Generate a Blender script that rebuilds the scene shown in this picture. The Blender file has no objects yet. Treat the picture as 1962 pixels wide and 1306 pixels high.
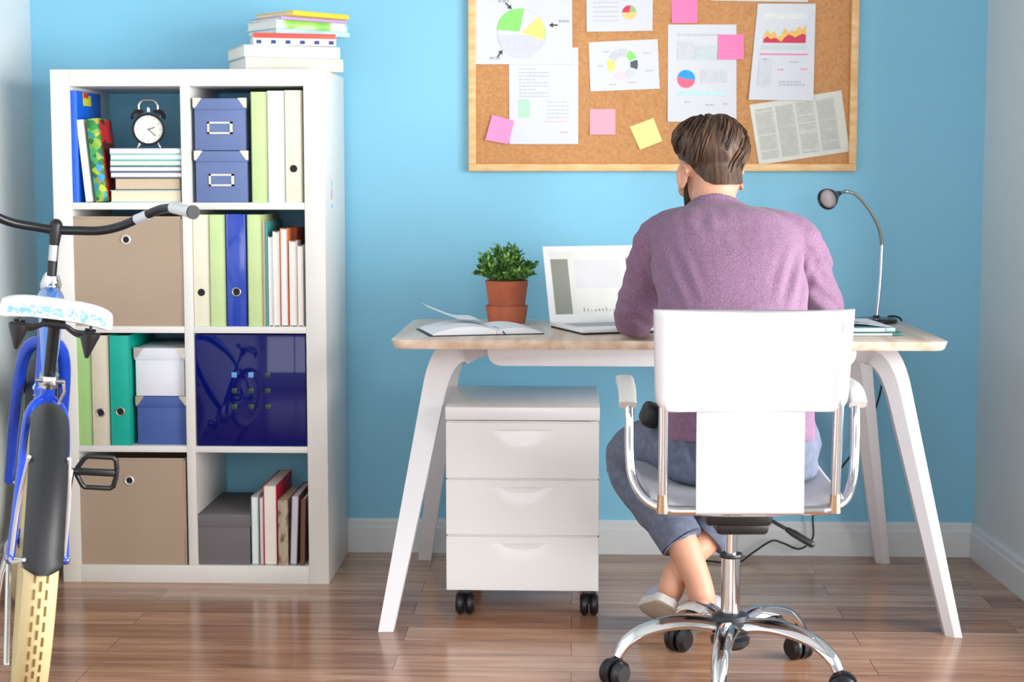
import bpy, bmesh, math, random
from mathutils import Vector, Matrix, Euler, noise
R = math.radians
PI = math.pi
V = Vector
random.seed(7)
scene = bpy.context.scene
COL = scene.collection

# ---------------------------------------------------------------- camera (also used to measure the place)
FPX = 3150.0
TH = math.atan(308 / FPX)
PS = math.atan(117 / FPX * math.cos(TH))
CAM = V((0, -5.06, 1.16))
_r = V((math.cos(PS), math.sin(PS), 0))
_f = V((-math.cos(TH) * math.sin(PS), math.cos(TH) * math.cos(PS), -math.sin(TH)))
_u = V((-math.sin(PS) * math.sin(TH), math.cos(PS) * math.sin(TH), math.cos(TH)))


def at(px, py, y):
    """Point of the upright plane at depth y that the photograph shows at (px, py)."""
    d = _f + _r * ((px - 981) / FPX) - _u * ((py - 653) / FPX)
    return CAM + d * ((y - CAM.y) / d.y)


cd = bpy.data.cameras.new('camera')
cam = bpy.data.objects.new('camera', cd)
COL.objects.link(cam)
cam.matrix_world = Matrix.Translation(CAM) @ Matrix((_r, _u, -_f)).transposed().to_4x4()
cd.sensor_width = 36
cd.lens = 36 * FPX / 1962
cd.clip_start = 0.05
cd.dof.use_dof = True
cd.dof.focus_distance = 4.05
cd.dof.aperture_fstop = 4.5
scene.camera = cam


# ---------------------------------------------------------------- materials
def lin(c):
    c = c / 255
    return c / 12.92 if c <= 0.04045 else ((c + 0.055) / 1.055) ** 2.4


def rgba(c):
    return (lin(c[0]), lin(c[1]), lin(c[2]), 1)


MATS = {}


def mat(name, c, rough=0.5, metal=0.0, coat=0.0, bump=None, var=None, spec=0.5, sheen=0.0, emit=0.0, stretch=None, sub=0.0):
    """Principled material with a procedural tone variation (var = scale, amount) and bump (scale, strength)."""
    if name in MATS:
        return MATS[name]
    m = bpy.data.materials.new(name)
    m.use_nodes = True
    nt = m.node_tree
    b = nt.nodes['Principled BSDF']
    b.inputs['Base Color'].default_value = rgba(c)
    b.inputs['Roughness'].default_value = rough
    b.inputs['Metallic'].default_value = metal
    b.inputs['Coat Weight'].default_value = coat
    b.inputs['Coat Roughness'].default_value = 0.08
    b.inputs['Specular IOR Level'].default_value = spec
    b.inputs['Sheen Weight'].default_value = sheen
    if sub:
        b.inputs['Subsurface Weight'].default_value = sub
        b.inputs['Subsurface Radius'].default_value = (0.01, 0.004, 0.002)
    if emit:
        b.inputs['Emission Color'].default_value = rgba(c)
        b.inputs['Emission Strength'].default_value = emit
    if var is None:
        var = (12, 0.04)
    tc = nt.nodes.new('ShaderNodeTexCoord')
    mp = nt.nodes.new('ShaderNodeMapping')
    nt.links.new(tc.outputs['Object'], mp.inputs['Vector'])
    if stretch:
        mp.inputs['Scale'].default_value = stretch
    n = nt.nodes.new('ShaderNodeTexNoise')
    n.inputs['Scale'].default_value = var[0]
    n.inputs['Detail'].default_value = 4
    nt.links.new(mp.outputs['Vector'], n.inputs['Vector'])
    mr = nt.nodes.new('ShaderNodeMapRange')
    mr.inputs['From Min'].default_value = 0.3
    mr.inputs['From Max'].default_value = 0.7
    mr.inputs['To Min'].default_value = 1 - var[1]
    mr.inputs['To Max'].default_value = 1 + var[1]
    nt.links.new(n.outputs['Fac'], mr.inputs['Value'])
    mx = nt.nodes.new('ShaderNodeVectorMath')
    mx.operation = 'SCALE'
    mx.inputs[0].default_value = rgba(c)[:3]
    nt.links.new(mr.outputs['Result'], mx.inputs['Scale'])
    nt.links.new(mx.outputs['Vector'], b.inputs['Base Color'])
    if bump:
        n2 = nt.nodes.new('ShaderNodeTexNoise')
        n2.inputs['Scale'].default_value = bump[0]
        n2.inputs['Detail'].default_value = 3
        nt.links.new(mp.outputs['Vector'], n2.inputs['Vector'])
        bp = nt.nodes.new('ShaderNodeBump')
        bp.inputs['Strength'].default_value = bump[1]
        bp.inputs['Distance'].default_value = 0.002
        nt.links.new(n2.outputs['Fac'], bp.inputs['Height'])
        nt.links.new(bp.outputs['Normal'], b.inputs['Normal'])
    MATS[name] = m
    return m


def floor_material():
    m = bpy.data.materials.new('oak_floorboards')
    m.use_nodes = True
    nt = m.node_tree
    L = nt.links.new
    b = nt.nodes['Principled BSDF']
    tc = nt.nodes.new('ShaderNodeTexCoord')
    br = nt.nodes.new('ShaderNodeTexBrick')
    br.offset = 0.37
    br.inputs['Scale'].default_value = 1
    br.inputs['Brick Width'].default_value = 1.15
    br.inputs['Row Height'].default_value = 0.125
    br.inputs['Mortar Size'].default_value = 0.0011
    br.inputs['Mortar Smooth'].default_value = 0.2
    br.inputs['Color1'].default_value = (0, 0, 0, 1)
    br.inputs['Color2'].default_value = (1, 1, 1, 1)
    br.inputs['Mortar'].default_value = (0.5, 0.5, 0.5, 1)
    L(tc.outputs['Object'], br.inputs['Vector'])
    mp = nt.nodes.new('ShaderNodeMapping')
    mp.inputs['Scale'].default_value = (1.3, 16, 1)
    L(tc.outputs['Object'], mp.inputs['Vector'])
    # each board has its own grain
    ad = nt.nodes.new('ShaderNodeVectorMath')
    ad.operation = 'MULTIPLY_ADD'
    L(br.outputs['Color'], ad.inputs[0])
    ad.inputs[1].default_value = (7, 3, 5)
    L(mp.outputs['Vector'], ad.inputs[2])
    n = nt.nodes.new('ShaderNodeTexNoise')
    n.inputs['Scale'].default_value = 1.6
    n.inputs['Detail'].default_value = 7
    n.inputs['Roughness'].default_value = 0.62
    n.inputs['Distortion'].default_value = 0.6
    L(ad.outputs['Vector'], n.inputs['Vector'])
    mixv = nt.nodes.new('ShaderNodeMath')
    mixv.operation = 'MULTIPLY_ADD'
    sep = nt.nodes.new('ShaderNodeSeparateColor')
    L(br.outputs['Color'], sep.inputs['Color'])
    L(sep.outputs['Red'], mixv.inputs[0])
    mixv.inputs[1].default_value = 0.30
    L(n.outputs['Fac'], mixv.inputs[2])
    cr = nt.nodes.new('ShaderNodeValToRGB')
    e = cr.color_ramp.elements
    e[0].position, e[0].color = 0.34, rgba((116, 76, 54))
    e[1].position, e[1].color = 0.92, rgba((200, 160, 132))
    k = cr.color_ramp.elements.new(0.62)
    k.color = rgba((162, 116, 90))
    L(mixv.outputs[0], cr.inputs['Fac'])
    dk = nt.nodes.new('ShaderNodeMix')
    dk.data_type = 'RGBA'
    L(br.outputs['Fac'], dk.inputs['Factor'])
    L(cr.outputs['Color'], dk.inputs['A'])
    dk.inputs['B'].default_value = rgba((84, 56, 42))
    L(dk.outputs['Result'], b.inputs['Base Color'])
    b.inputs['Roughness'].default_value = 0.19
    b.inputs['Specular IOR Level'].default_value = 0.55
    bp = nt.nodes.new('ShaderNodeBump')
    bp.inputs['Strength'].default_value = 0.12
    bp.inputs['Distance'].default_value = 0.001
    L(n.outputs['Fac'], bp.inputs['Height'])
    L(bp.outputs['Normal'], b.inputs['Normal'])
    return m


def ramp_material(name, cols, scale=(1, 1, 1), nscale=5, rough=0.5, detail=6, lo=0.35, hi=0.65, kind='noise', bump=0.0, sheen=0.0, constant=False):
    """Procedural material: a noise or cell pattern run through a ramp of colours."""
    m = bpy.data.materials.new(name)
    m.use_nodes = True
    nt = m.node_tree
    L = nt.links.new
    b = nt.nodes['Principled BSDF']
    b.inputs['Roughness'].default_value = rough
    b.inputs['Sheen Weight'].default_value = sheen
    tc = nt.nodes.new('ShaderNodeTexCoord')
    mp = nt.nodes.new('ShaderNodeMapping')
    mp.inputs['Scale'].default_value = scale
    L(tc.outputs['Object'], mp.inputs['Vector'])
    if kind == 'noise':
        n = nt.nodes.new('ShaderNodeTexNoise')
        n.inputs['Scale'].default_value = nscale
        n.inputs['Detail'].default_value = detail
        out = n.outputs['Fac']
    else:
        n = nt.nodes.new('ShaderNodeTexVoronoi')
        n.inputs['Scale'].default_value = nscale
        s = nt.nodes.new('ShaderNodeSeparateColor')
        L(n.outputs['Color'], s.inputs['Color'])
        out = s.outputs['Red']
    L(mp.outputs['Vector'], n.inputs['Vector'])
    cr = nt.nodes.new('ShaderNodeValToRGB')
    el = cr.color_ramp.elements
    for i, c in enumerate(cols):
        p = lo + (hi - lo) * i / max(1, len(cols) - 1)
        if i < 2:
            el[i].position, el[i].color = p, rgba(c)
        else:
            el.new(p).color = rgba(c)
    if constant:
        cr.color_ramp.interpolation = 'CONSTANT'
    L(out, cr.inputs['Fac'])
    L(cr.outputs['Color'], b.inputs['Base Color'])
    if bump:
        bp = nt.nodes.new('ShaderNodeBump')
        bp.inputs['Strength'].default_value = bump
        bp.inputs['Distance'].default_value = 0.002
        L(out, bp.inputs['Height'])
        L(bp.outputs['Normal'], b.inputs['Normal'])
    return m


# ---------------------------------------------------------------- mesh builder
def cr_spline(pts, n=8):
    """Catmull-Rom resampling of points (3-D, with any extra values carried along)."""
    P = [tuple(p) for p in pts]
    out = []
    for i in range(len(P) - 1):
        p0 = P[max(i - 1, 0)]
        p1, p2 = P[i], P[i + 1]
        p3 = P[min(i + 2, len(P) - 1)]
        for k in range(n):
            t = k / n
            out.append(tuple(0.5 * (2 * b + (c - a) * t + (2 * a - 5 * b + 4 * c - d) * t * t + (3 * b - a - 3 * c + d) * t ** 3)
                             for a, b, c, d in zip(p0, p1, p2, p3)))
    out.append(P[-1])
    return out


class MB:
    def __init__(self):
        self.bm = bmesh.new()

    def _mi(self, faces, mi):
        for f in faces:
            f.material_index = mi

    def box(self, c, s, bev=0.0, rot=None, mi=0, seg=2):
        M = Matrix.Translation(V(c))
        if rot is not None:
            M = M @ Euler(rot).to_matrix().to_4x4()
        M = M @ Matrix.Diagonal((s[0], s[1], s[2], 1))
        r = bmesh.ops.create_cube(self.bm, size=1, matrix=M)
        vs = r['verts']
        fs = {f for v in vs for f in v.link_faces}
        self._mi(fs, mi)
        if bev:
            es = {e for v in vs for e in v.link_edges}
            bmesh.ops.bevel(self.bm, geom=list(es), offset=min(bev, min(s) * 0.45), segments=seg, profile=0.5, affect='EDGES')
        return self

    def span(self, a, b, bev=0.0, mi=0):
        c = [(p + q) / 2 for p, q in zip(a, b)]
        s = [abs(q - p) for p, q in zip(a, b)]
        return self.box(c, s, bev, None, mi)

    def rings(self, rings, closed=False, caps=True, mi=0):
        """Bridge rings (lists of points of equal length)."""
        vr = [[self.bm.verts.new(p) for p in r] for r in rings]
        n = len(vr[0])
        m = len(vr)
        for i in range(m if closed else m - 1):
            a, b = vr[i], vr[(i + 1) % m]
            for k in range(n):
                try:
                    f = self.bm.faces.new((a[k], a[(k + 1) % n], b[(k + 1) % n], b[k]))
                    f.material_index = mi
                except ValueError:
                    pass
        if caps and not closed:
            for r in (vr[0][::-1], vr[-1]):
                f = self.bm.faces.new(r)
                f.material_index = mi
        return self

    def tube(self, pts, r, seg=12, closed=False, mi=0, round_ends=False):
        P = [V(p[:3]) for p in pts]
        if callable(r):
            rr = [r(i / (len(P) - 1)) for i in range(len(P))]
        elif isinstance(r, (list, tuple)):
            rr = list(r)
        else:
            rr = [r] * len(P)
        if round_ends and not closed:
            t0 = (P[0] - P[1]).normalized()
            t1 = (P[-1] - P[-2]).normalized()
            a0, a1 = rr[0], rr[-1]
            steps = [(0.95, 0.31), (0.8, 0.6), (0.5, 0.866), (0.15, 0.985)]
            P = [P[0] + t0 * a0 * s for k, s in reversed(steps)] + P + [P[-1] + t1 * a1 * s for k, s in steps]
            rr = [a0 * k for k, s in reversed(steps)] + rr + [a1 * k for k, s in steps]
        n = len(P)
        T = []
        for i in range(n):
            a = P[(i - 1) % n] if closed else P[max(i - 1, 0)]
            b = P[(i + 1) % n] if closed else P[min(i + 1, n - 1)]
            T.append((b - a).normalized())
        up = V((0, 0, 1)) if abs(T[0].z) < 0.9 else V((1, 0, 0))
        N = T[0].cross(up).normalized()
        rings = []
        for i in range(n):
            N = (N - T[i] * N.dot(T[i])).normalized()
            B = T[i].cross(N)
            rings.append([P[i] + (N * math.cos(2 * PI * k / seg) + B * math.sin(2 * PI * k / seg)) * rr[i] for k in range(seg)])
        return self.rings(rings, closed=closed, mi=mi)

    def cyl(self, a, b, r, seg=24, mi=0, r2=None, bev=0.0):
        a, b = V(a), V(b)
        r2 = r if r2 is None else r2
        if bev:
            t = (b - a).normalized()
            return self.tube([a, a + t * bev, b - t * bev, b], [r - bev, r, r2, r2 - bev], seg, mi=mi)
        return self.tube([a, b], [r, r2], seg, mi=mi)

    def lathe(self, prof, seg=32, M=None, mi=0, caps=True):
        M = M or Matrix()
        rings = [[M @ V((r * math.cos(2 * PI * k / seg), r * math.sin(2 * PI * k / seg), z)) for k in range(seg)] for r, z in prof]
        return self.rings(rings, mi=mi, caps=caps)

    def ell(self, c, r, M=None, seg=20, mi=0):
        X = Matrix.Translation(V(c)) @ (M.to_4x4() if M else Matrix()) @ Matrix.Diagonal((r[0], r[1], r[2], 1))
        res = bmesh.ops.create_uvsphere(self.bm, u_segments=seg, v_segments=max(8, seg * 2 // 3), radius=1, matrix=X)
        self._mi({f for v in res['verts'] for f in v.link_faces}, mi)
        return self

    def prism(self, poly, d, M=None, mi=0, bev=0.0):
        """2-D polygon (x, y) extruded by d along z, then placed with M."""
        M = M or Matrix()
        a = [self.bm.verts.new(M @ V((p[0], p[1], 0))) for p in poly]
        b = [self.bm.verts.new(M @ V((p[0], p[1], d))) for p in poly]
        n = len(poly)
        fs = [self.bm.faces.new(a[::-1]), self.bm.faces.new(b)]
        for k in range(n):
            fs.append(self.bm.faces.new((a[k], a[(k + 1) % n], b[(k + 1) % n], b[k])))
        self._mi(fs, mi)
        if bev:
            es = list({e for f in fs for e in f.edges})
            bmesh.ops.bevel(self.bm, geom=es, offset=bev, segments=2, profile=0.5, affect='EDGES')
        return self

    def sweep(self, pts, prof, side, scales=None, mi=0):
        """Profile points (along side, along normal) swept along pts with a fixed side vector."""
        P = [V(p[:3]) for p in pts]
        S = V(side).normalized()
        rings = []
        for i, p in enumerate(P):
            t = (P[min(i + 1, len(P) - 1)] - P[max(i - 1, 0)]).normalized()
            Nn = t.cross(S).normalized()
            S2 = Nn.cross(t).normalized()
            sx, sy = scales[i] if scales else (1, 1)
            rings.append([p + S2 * (a * sx) + Nn * (b * sy) for a, b in prof])
        return self.rings(rings, mi=mi)

    def grid(self, nu, nv, fn, mi=0, thick=0.0):
        """Sheet fn(u, v) -> point, u and v in 0..1; thick gives it a back."""
        g = [[self.bm.verts.new(fn(i / nu, j / nv)) for j in range(nv + 1)] for i in range(nu + 1)]
        fs = []
        for i in range(nu):
            for j in range(nv):
                fs.append(self.bm.faces.new((g[i][j], g[i + 1][j], g[i + 1][j + 1], g[i][j + 1])))
        self._mi(fs, mi)
        if thick:
            bmesh.ops.recalc_face_normals(self.bm, faces=fs)
            r = bmesh.ops.solidify(self.bm, geom=fs, thickness=thick)
            self._mi([x for x in r['geom'] if isinstance(x, bmesh.types.BMFace)], mi)
        return self

    def build(self, name, m, parent=None, smooth=True, angle=35, fix=True):
        if fix:
            bmesh.ops.recalc_face_normals(self.bm, faces=self.bm.faces)
        me = bpy.data.meshes.new(name)
        self.bm.to_mesh(me)
        self.bm.free()
        ms = m if isinstance(m, (list, tuple)) else [m]
        for x in ms:
            me.materials.append(x)
        if smooth:
            for p in me.polygons:
                p.use_smooth = True
            me.set_sharp_from_angle(angle=R(angle))
        o = bpy.data.objects.new(name, me)
        COL.objects.link(o)
        if parent:
            o.parent = parent
        return o


def tag(o, label, cat=None, group=None, kind=None):
    if label:
        o['label'] = label
    if cat:
        o['category'] = cat
    if group:
        o['group'] = group
    if kind:
        o['kind'] = kind
    return o


def thing(name, label, cat, loc=(0, 0, 0), rot=(0, 0, 0), group=None):
    o = bpy.data.objects.new(name, None)
    o.empty_display_size = 0.05
    COL.objects.link(o)
    o.location = loc
    o.rotation_euler = rot
    return tag(o, label, cat, group)


def structure(o):
    o['kind'] = 'structure'
    return o


def remeshed(mb, name, m, parent, voxel, smooth=4, disp=None, factor=0.5):
    """Union of everything in mb as ONE continuous skin: voxel remesh, relax, optional displacement."""
    o = mb.build(name, m, None)
    md = o.modifiers.new('skin', 'REMESH')
    md.mode = 'VOXEL'
    md.voxel_size = voxel
    sm = o.modifiers.new('relax', 'SMOOTH')
    sm.factor = factor
    sm.iterations = smooth
    dg = bpy.context.evaluated_depsgraph_get()
    me = bpy.data.meshes.new_from_object(o.evaluated_get(dg))
    o.modifiers.clear()
    old = o.data
    o.data = me
    me.name = name
    bpy.data.meshes.remove(old)
    me.materials.clear()
    for x in (m if isinstance(m, (list, tuple)) else [m]):
        me.materials.append(x)
    if disp:
        ns = [v.normal.copy() for v in me.vertices]
        for v, nn in zip(me.vertices, ns):
            v.co += nn * disp(v.co, nn)
    for p in me.polygons:
        p.use_smooth = True
    if parent:
        o.parent = parent
    return o


# ---------------------------------------------------------------- palette
WHITE = mat('white_lacquer', (232, 233, 234), 0.28, var=(6, 0.01))
SHELF = mat('white_foil', (226, 225, 221), 0.42, var=(6, 0.012))
PAGE = mat('paper_pages', (234, 231, 222), 0.8, var=(180, 0.05), stretch=(1, 1, 6))
PAGEC = mat('cream_pages', (228, 216, 190), 0.8, var=(120, 0.06), stretch=(1, 1, 6))
CHROME = mat('chrome', (226, 226, 228), 0.07, 1.0, var=(4, 0.01))
STEEL = mat('brushed_steel', (200, 200, 200), 0.25, 1.0, var=(60, 0.05))
BLACKP = mat('black_plastic', (22, 23, 26), 0.4, var=(30, 0.08))
BLACKR = mat('black_rubber', (26, 27, 32), 0.5, var=(40, 0.06))
HOLE = mat('dark_hole', (10, 10, 11), 0.7)

# ---------------------------------------------------------------- the room
wall_paint = mat('blue_wall_paint', (133, 199, 228), 0.55, var=(3, 0.012), bump=(140, 0.05))
white_paint = mat('white_wall_paint', (212, 218, 220), 0.6, var=(3, 0.012), bump=(140, 0.05))
trim_paint = mat('white_trim_paint', (218, 222, 224), 0.35, var=(5, 0.01))

LWX = -1.667
structure(MB().box((-0.2, -3.1, -0.03), (3.7, 6.6, 0.06)).build('floor', floor_material(), smooth=False))
structure(MB().box((-0.2, 0.05, 1.3), (3.7, 0.1, 2.7)).build('wall_back', wall_paint, smooth=False))
structure(MB().box((LWX - 0.05, -3.1, 1.3), (0.1, 6.4, 2.7)).build('wall_left', white_paint, smooth=False))
structure(MB().box((-0.2, -3.1, 2.66), (3.7, 6.6, 0.06)).build('ceiling', white_paint, smooth=False))
# right wall: a stub beside the desk, a tall window opening nearer the camera, and the rest of the wall
ANG = R(2.6)


def on_right(y, off=0.0):
    """x of the slightly splayed right wall at depth y."""
    return 1.243 - y * math.tan(ANG) + off


def wall_piece(mb, y0, y1, z0, z1, t=0.1, o0=0.0):
    ring = lambda z: [(on_right(y0, o0), y0, z), (on_right(y1, o0), y1, z), (on_right(y1, o0 + t), y1, z), (on_right(y0, o0 + t), y0, z)]
    mb.rings([ring(z0), ring(z1)])


WY0, WY1, WZ0, WZ1 = -0.95, -5.6, 0.12, 2.0
mb = MB()
wall_piece(mb, 0.0, WY0, 0, 2.63)
wall_piece(mb, WY1, -6.3, 0, 2.63)
wall_piece(mb, WY0, WY1, 0, WZ0)
wall_piece(mb, WY0, WY1, WZ1, 2.63)
structure(mb.build('wall_right', white_paint, smooth=False))
mb = MB()
for a, b in ((WY0, WY0 - 0.06), (WY1 + 0.06, WY1), ((WY0 + WY1) / 2 + 0.03, (WY0 + WY1) / 2 - 0.03)):
    wall_piece(mb, a, b, WZ0, WZ1, 0.06, 0.02)
for a, b in ((WZ0, WZ0 + 0.06), (WZ1 - 0.06, WZ1)):
    wall_piece(mb, WY0, WY1, a, b, 0.06, 0.02)
structure(mb.build('window_1', trim_paint, smooth=False))
# wall behind the camera, with a wide window
mb = MB()
mb.span((-1.75, -6.3, 0), (1.75, -6.2, 0.6)).span((-1.75, -6.3, 2.35), (1.75, -6.2, 2.63))
mb.span((-1.75, -6.3, 0.6), (-1.35, -6.2, 2.35)).span((1.3, -6.3, 0.6), (1.75, -6.2, 2.35))
structure(mb.build('wall_front', white_paint, smooth=False))
mb = MB()
mb.span((-1.35, -6.27, 0.6), (1.3, -6.23, 0.66)).span((-1.35, -6.27, 2.29), (1.3, -6.23, 2.35))
for x in (-1.35, -0.06, 1.24):
    mb.span((x, -6.27, 0.6), (x + 0.06, -6.23, 2.35))
structure(mb.build('window_2', trim_paint, smooth=False))


def skirting(name, a, b, inward):
    """Stepped skirting board from a to b."""
    prof = [(0, 0), (0.016, 0), (0.016, 0.078), (0.012, 0.083), (0.012, 0.098), (0.006, 0.106), (0, 0.106)]
    n = V(inward)
    rings = [[V((p[0], p[1], 0)) + n * o + V((0, 0, z)) for o, z in prof] for p in (a, b)]
    structure(MB().rings(rings).build(name, trim_paint, angle=20))


skirting('baseboard_back', (-1.667, 0), (1.243, 0), (0, -1, 0))
skirting('baseboard_left', (LWX, 0), (LWX, -6.2), (1, 0, 0))
skirting('baseboard_right', (on_right(0), 0), (on_right(-6.2), -6.2), (-1, 0, 0))

# ---------------------------------------------------------------- bookcase
X0, X1, YF, YB, ZT = -1.474, -0.699, -0.43, -0.025, 1.47
IX = (-1.420, -1.106, -1.080, -0.757)            # clear openings: left pair, right pair
SZ = (0.052, 0.382, 0.400, 0.726, 0.745, 1.077, 1.097, 1.423)  # bottoms and tops of the four rows
case = thing('bookcase', 'tall white open cube bookcase with eight compartments against the blue wall', 'bookcase', ((X0 + X1) / 2, YF, 0))
cx0 = (X0 + X1) / 2


def bpart(name, a, b, m=SHELF, bev=0.0015):
    sh = V((-cx0, -YF, 0))
    return MB().span(V(a) + sh, V(b) + sh, bev).build(name, m, case)


bpart('side_panel', (X0, YF, 0), (IX[0], YB, ZT))
bpart('side_panel', (IX[3], YF, 0), (X1, YB, ZT))
bpart('top_panel', (IX[0], YF, SZ[7]), (IX[3], YB, ZT))
bpart('bottom_panel', (IX[0], YF, 0), (IX[3], YB, SZ[0]))
bpart('divider', (IX[1], YF + 0.001, SZ[0]), (IX[2], YB, SZ[7]))
for z0, z1 in ((SZ[1], SZ[2]), (SZ[3], SZ[4]), (SZ[5], SZ[6])):
    bpart('shelf', (IX[0], YF + 0.001, z0), (IX[1], YB, z1))
    bpart('shelf', (IX[2], YF + 0.001, z0), (IX[3], YB, z1))
# little coloured sticker on the right flank
mb = MB()
sx = X1 - cx0 + 0.0006
for y, z, h, w, k in ((0.13, 1.150, 0.022, 0.012, 0), (0.128, 1.120, 0.03, 0.012, 1), (0.135, 1.085, 0.010, 0.026, 0)):
    mb.box((sx, y, z), (0.001, w, h), mi=k)
o = mb.build('sticker', [mat('pale_blue_ink', (130, 205, 235), 0.6), mat('pink_ink', (235, 120, 130), 0.6)], case, smooth=False)
o['label'] = 'pale blue and pink sticker'


# ---------------------------------------------------------------- books, binders, boxes
def book(name, label, cat, loc, t, d, h, cover, page=PAGE, flat=False, rotz=0.0, lean=0.0, fore=False, group=None, board=0.0022, over=0.003, decor=None):
    """t thickness, d front-to-back, h length. Standing: h up. Flat: t up, h across. fore: page edges to the front."""
    root = thing(name, label, cat, loc, (0, lean, rotz), group)

    def mp(a, b, c):
        return V((c - h / 2, b, a + t / 2)) if flat else V((a, b, c))

    def blk(m_, a0, a1, b0, b1, c0, c1, bev=0.0):
        p, q = mp(a0, b0, c0), mp(a1, b1, c1)
        m_.span(p, q, bev)
    c = MB()
    blk(c, -t / 2, -t / 2 + board, 0, d, 0, h, 0.0006)
    blk(c, t / 2 - board, t / 2, 0, d, 0, h, 0.0006)
    if fore:
        blk(c, -t / 2, t / 2, d - board, d, 0, h, 0.0006)
    else:
        # rounded spine
        n = 8
        ring0, ring1 = [], []
        for k in range(n + 1):
            a = -t / 2 + t * k / n
            b = -math.sin(PI * k / n) * min(0.004, t * 0.12)
            ring0.append((a, b))
        poly = ring0 + [(t / 2, board), (-t / 2, board)]
        c.rings([[mp(a, b, z) for a, b in poly] for z in (0, h)])
    c.build('cover', cover, root)
    p = MB()
    b0, b1 = (over, d - board) if fore else (board, d - over)
    blk(p, -t / 2 + board, t / 2 - board, b0, b1, over, h - over)
    p.build('pages', page, root, smooth=False)
    if decor:
        decor(root, mp)
    return root


def binder(name, label, loc, t, d, h, m, ring=None, rz=0.0, group=None, ringpx=0.085):
    """Lever-arch file standing on its short side, spine to the front."""
    root = thing(name, label, 'binder', loc, (0, 0, rz), group)
    c = MB()
    b = 0.003
    c.box((0, b / 2, h / 2), (t, b, h), 0.0012)
    c.box((-t / 2 + b / 2, d / 2, h / 2), (b, d, h), 0.001)
    c.box((t / 2 - b / 2, d / 2, h / 2), (b, d, h), 0.001)
    # creased spine edges
    for s in (-1, 1):
        c.cyl((s * (t / 2 - 0.0035), -0.0002, 0.002), (s * (t / 2 - 0.0035), -0.0002, h - 0.002), 0.0008, 6)
    c.build('cover', m, root)
    MB().span((-t / 2 + 0.006, 0.02, 0.004), (t / 2 - 0.012, d - 0.015, h - 0.02)).build('paper_stack', PAGE, root, smooth=False)
    if ring:
        r = 0.0105
        MB().cyl((0, -0.0012, ringpx), (0, 0.002, ringpx), r, 24).build('finger_hole', HOLE, root)
        if ring == 'silver':
            pts = [(math.cos(2 * PI * k / 28) * (r + 0.001), -0.001, ringpx + math.sin(2 * PI * k / 28) * (r + 0.001)) for k in range(28)]
            MB().tube(pts, 0.0022, 8, closed=True).build('hole_ring', STEEL, root)
    return root


def lidded_box(name, label, loc, w, d, h, lidh, m, holder=True, corners=True, rz=0.0, lidm=None, group=None):
    """Cardboard box with a separate lid, metal lid corners and a label holder."""
    root = thing(name, label, 'box', loc, (0, 0, rz), group)
    MB().span((-w / 2 + 0.003, 0.003, 0), (w / 2 - 0.003, d - 0.003, h - lidh + 0.004), 0.0015).build('body', m, root)
    lid = MB().span((-w / 2, 0, h - lidh), (w / 2, d, h), 0.002).build('lid', lidm or m, root)
    if corners:
        k = lidh * 0.8
        for s in (-1, 1):
            c = MB()
            x = s * w / 2
            c.prism([(0, 0), (-s * k, 0), (-s * k * 0.25, -k * 1.05), (0, -k * 1.05)], 0.0012,
                    Matrix.Translation((x, -0.0012, h)) @ Matrix.Rotation(R(90), 4, 'X') @ Matrix.Translation((0, 0, -0.0012)))
            c.span((x - s * k * 0.9, 0, h), (x + s * 0.0012, k * 0.9, h + 0.0012))
            c.span((x, 0, h - k), (x + s * 0.0012, k * 0.8, h))
            c.cyl((x - s * k * 0.35, -0.003, h - k * 0.35), (x - s * k * 0.35, -0.001, h - k * 0.35), 0.0022, 10)
            c.build('corner_bracket', mat('nickel', (214, 205, 190), 0.3, 0.9), lid)
    if holder:
        hw, hh, z = 0.036, 0.017, (h - lidh) * 0.55
        f = MB()
        for a, b in (((-hw, -hh), (hw, -hh + 0.005)), ((-hw, hh - 0.005), (hw, hh)), ((-hw, -hh), (-hw + 0.006, hh)), ((hw - 0.008, -hh), (hw, hh))):
            f.span((a[0], -0.0005, z + a[1]), (b[0], 0.004, z + b[1]))
        hd = f.build('label_holder', mat('nickel', (214, 205, 190), 0.3, 0.9), root)
        MB().span((-hw + 0.005, 0.0015, z - hh + 0.004), (hw - 0.007, 0.0035, z + hh - 0.004)).build('label_card', m, hd, smooth=False)
    return root


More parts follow.
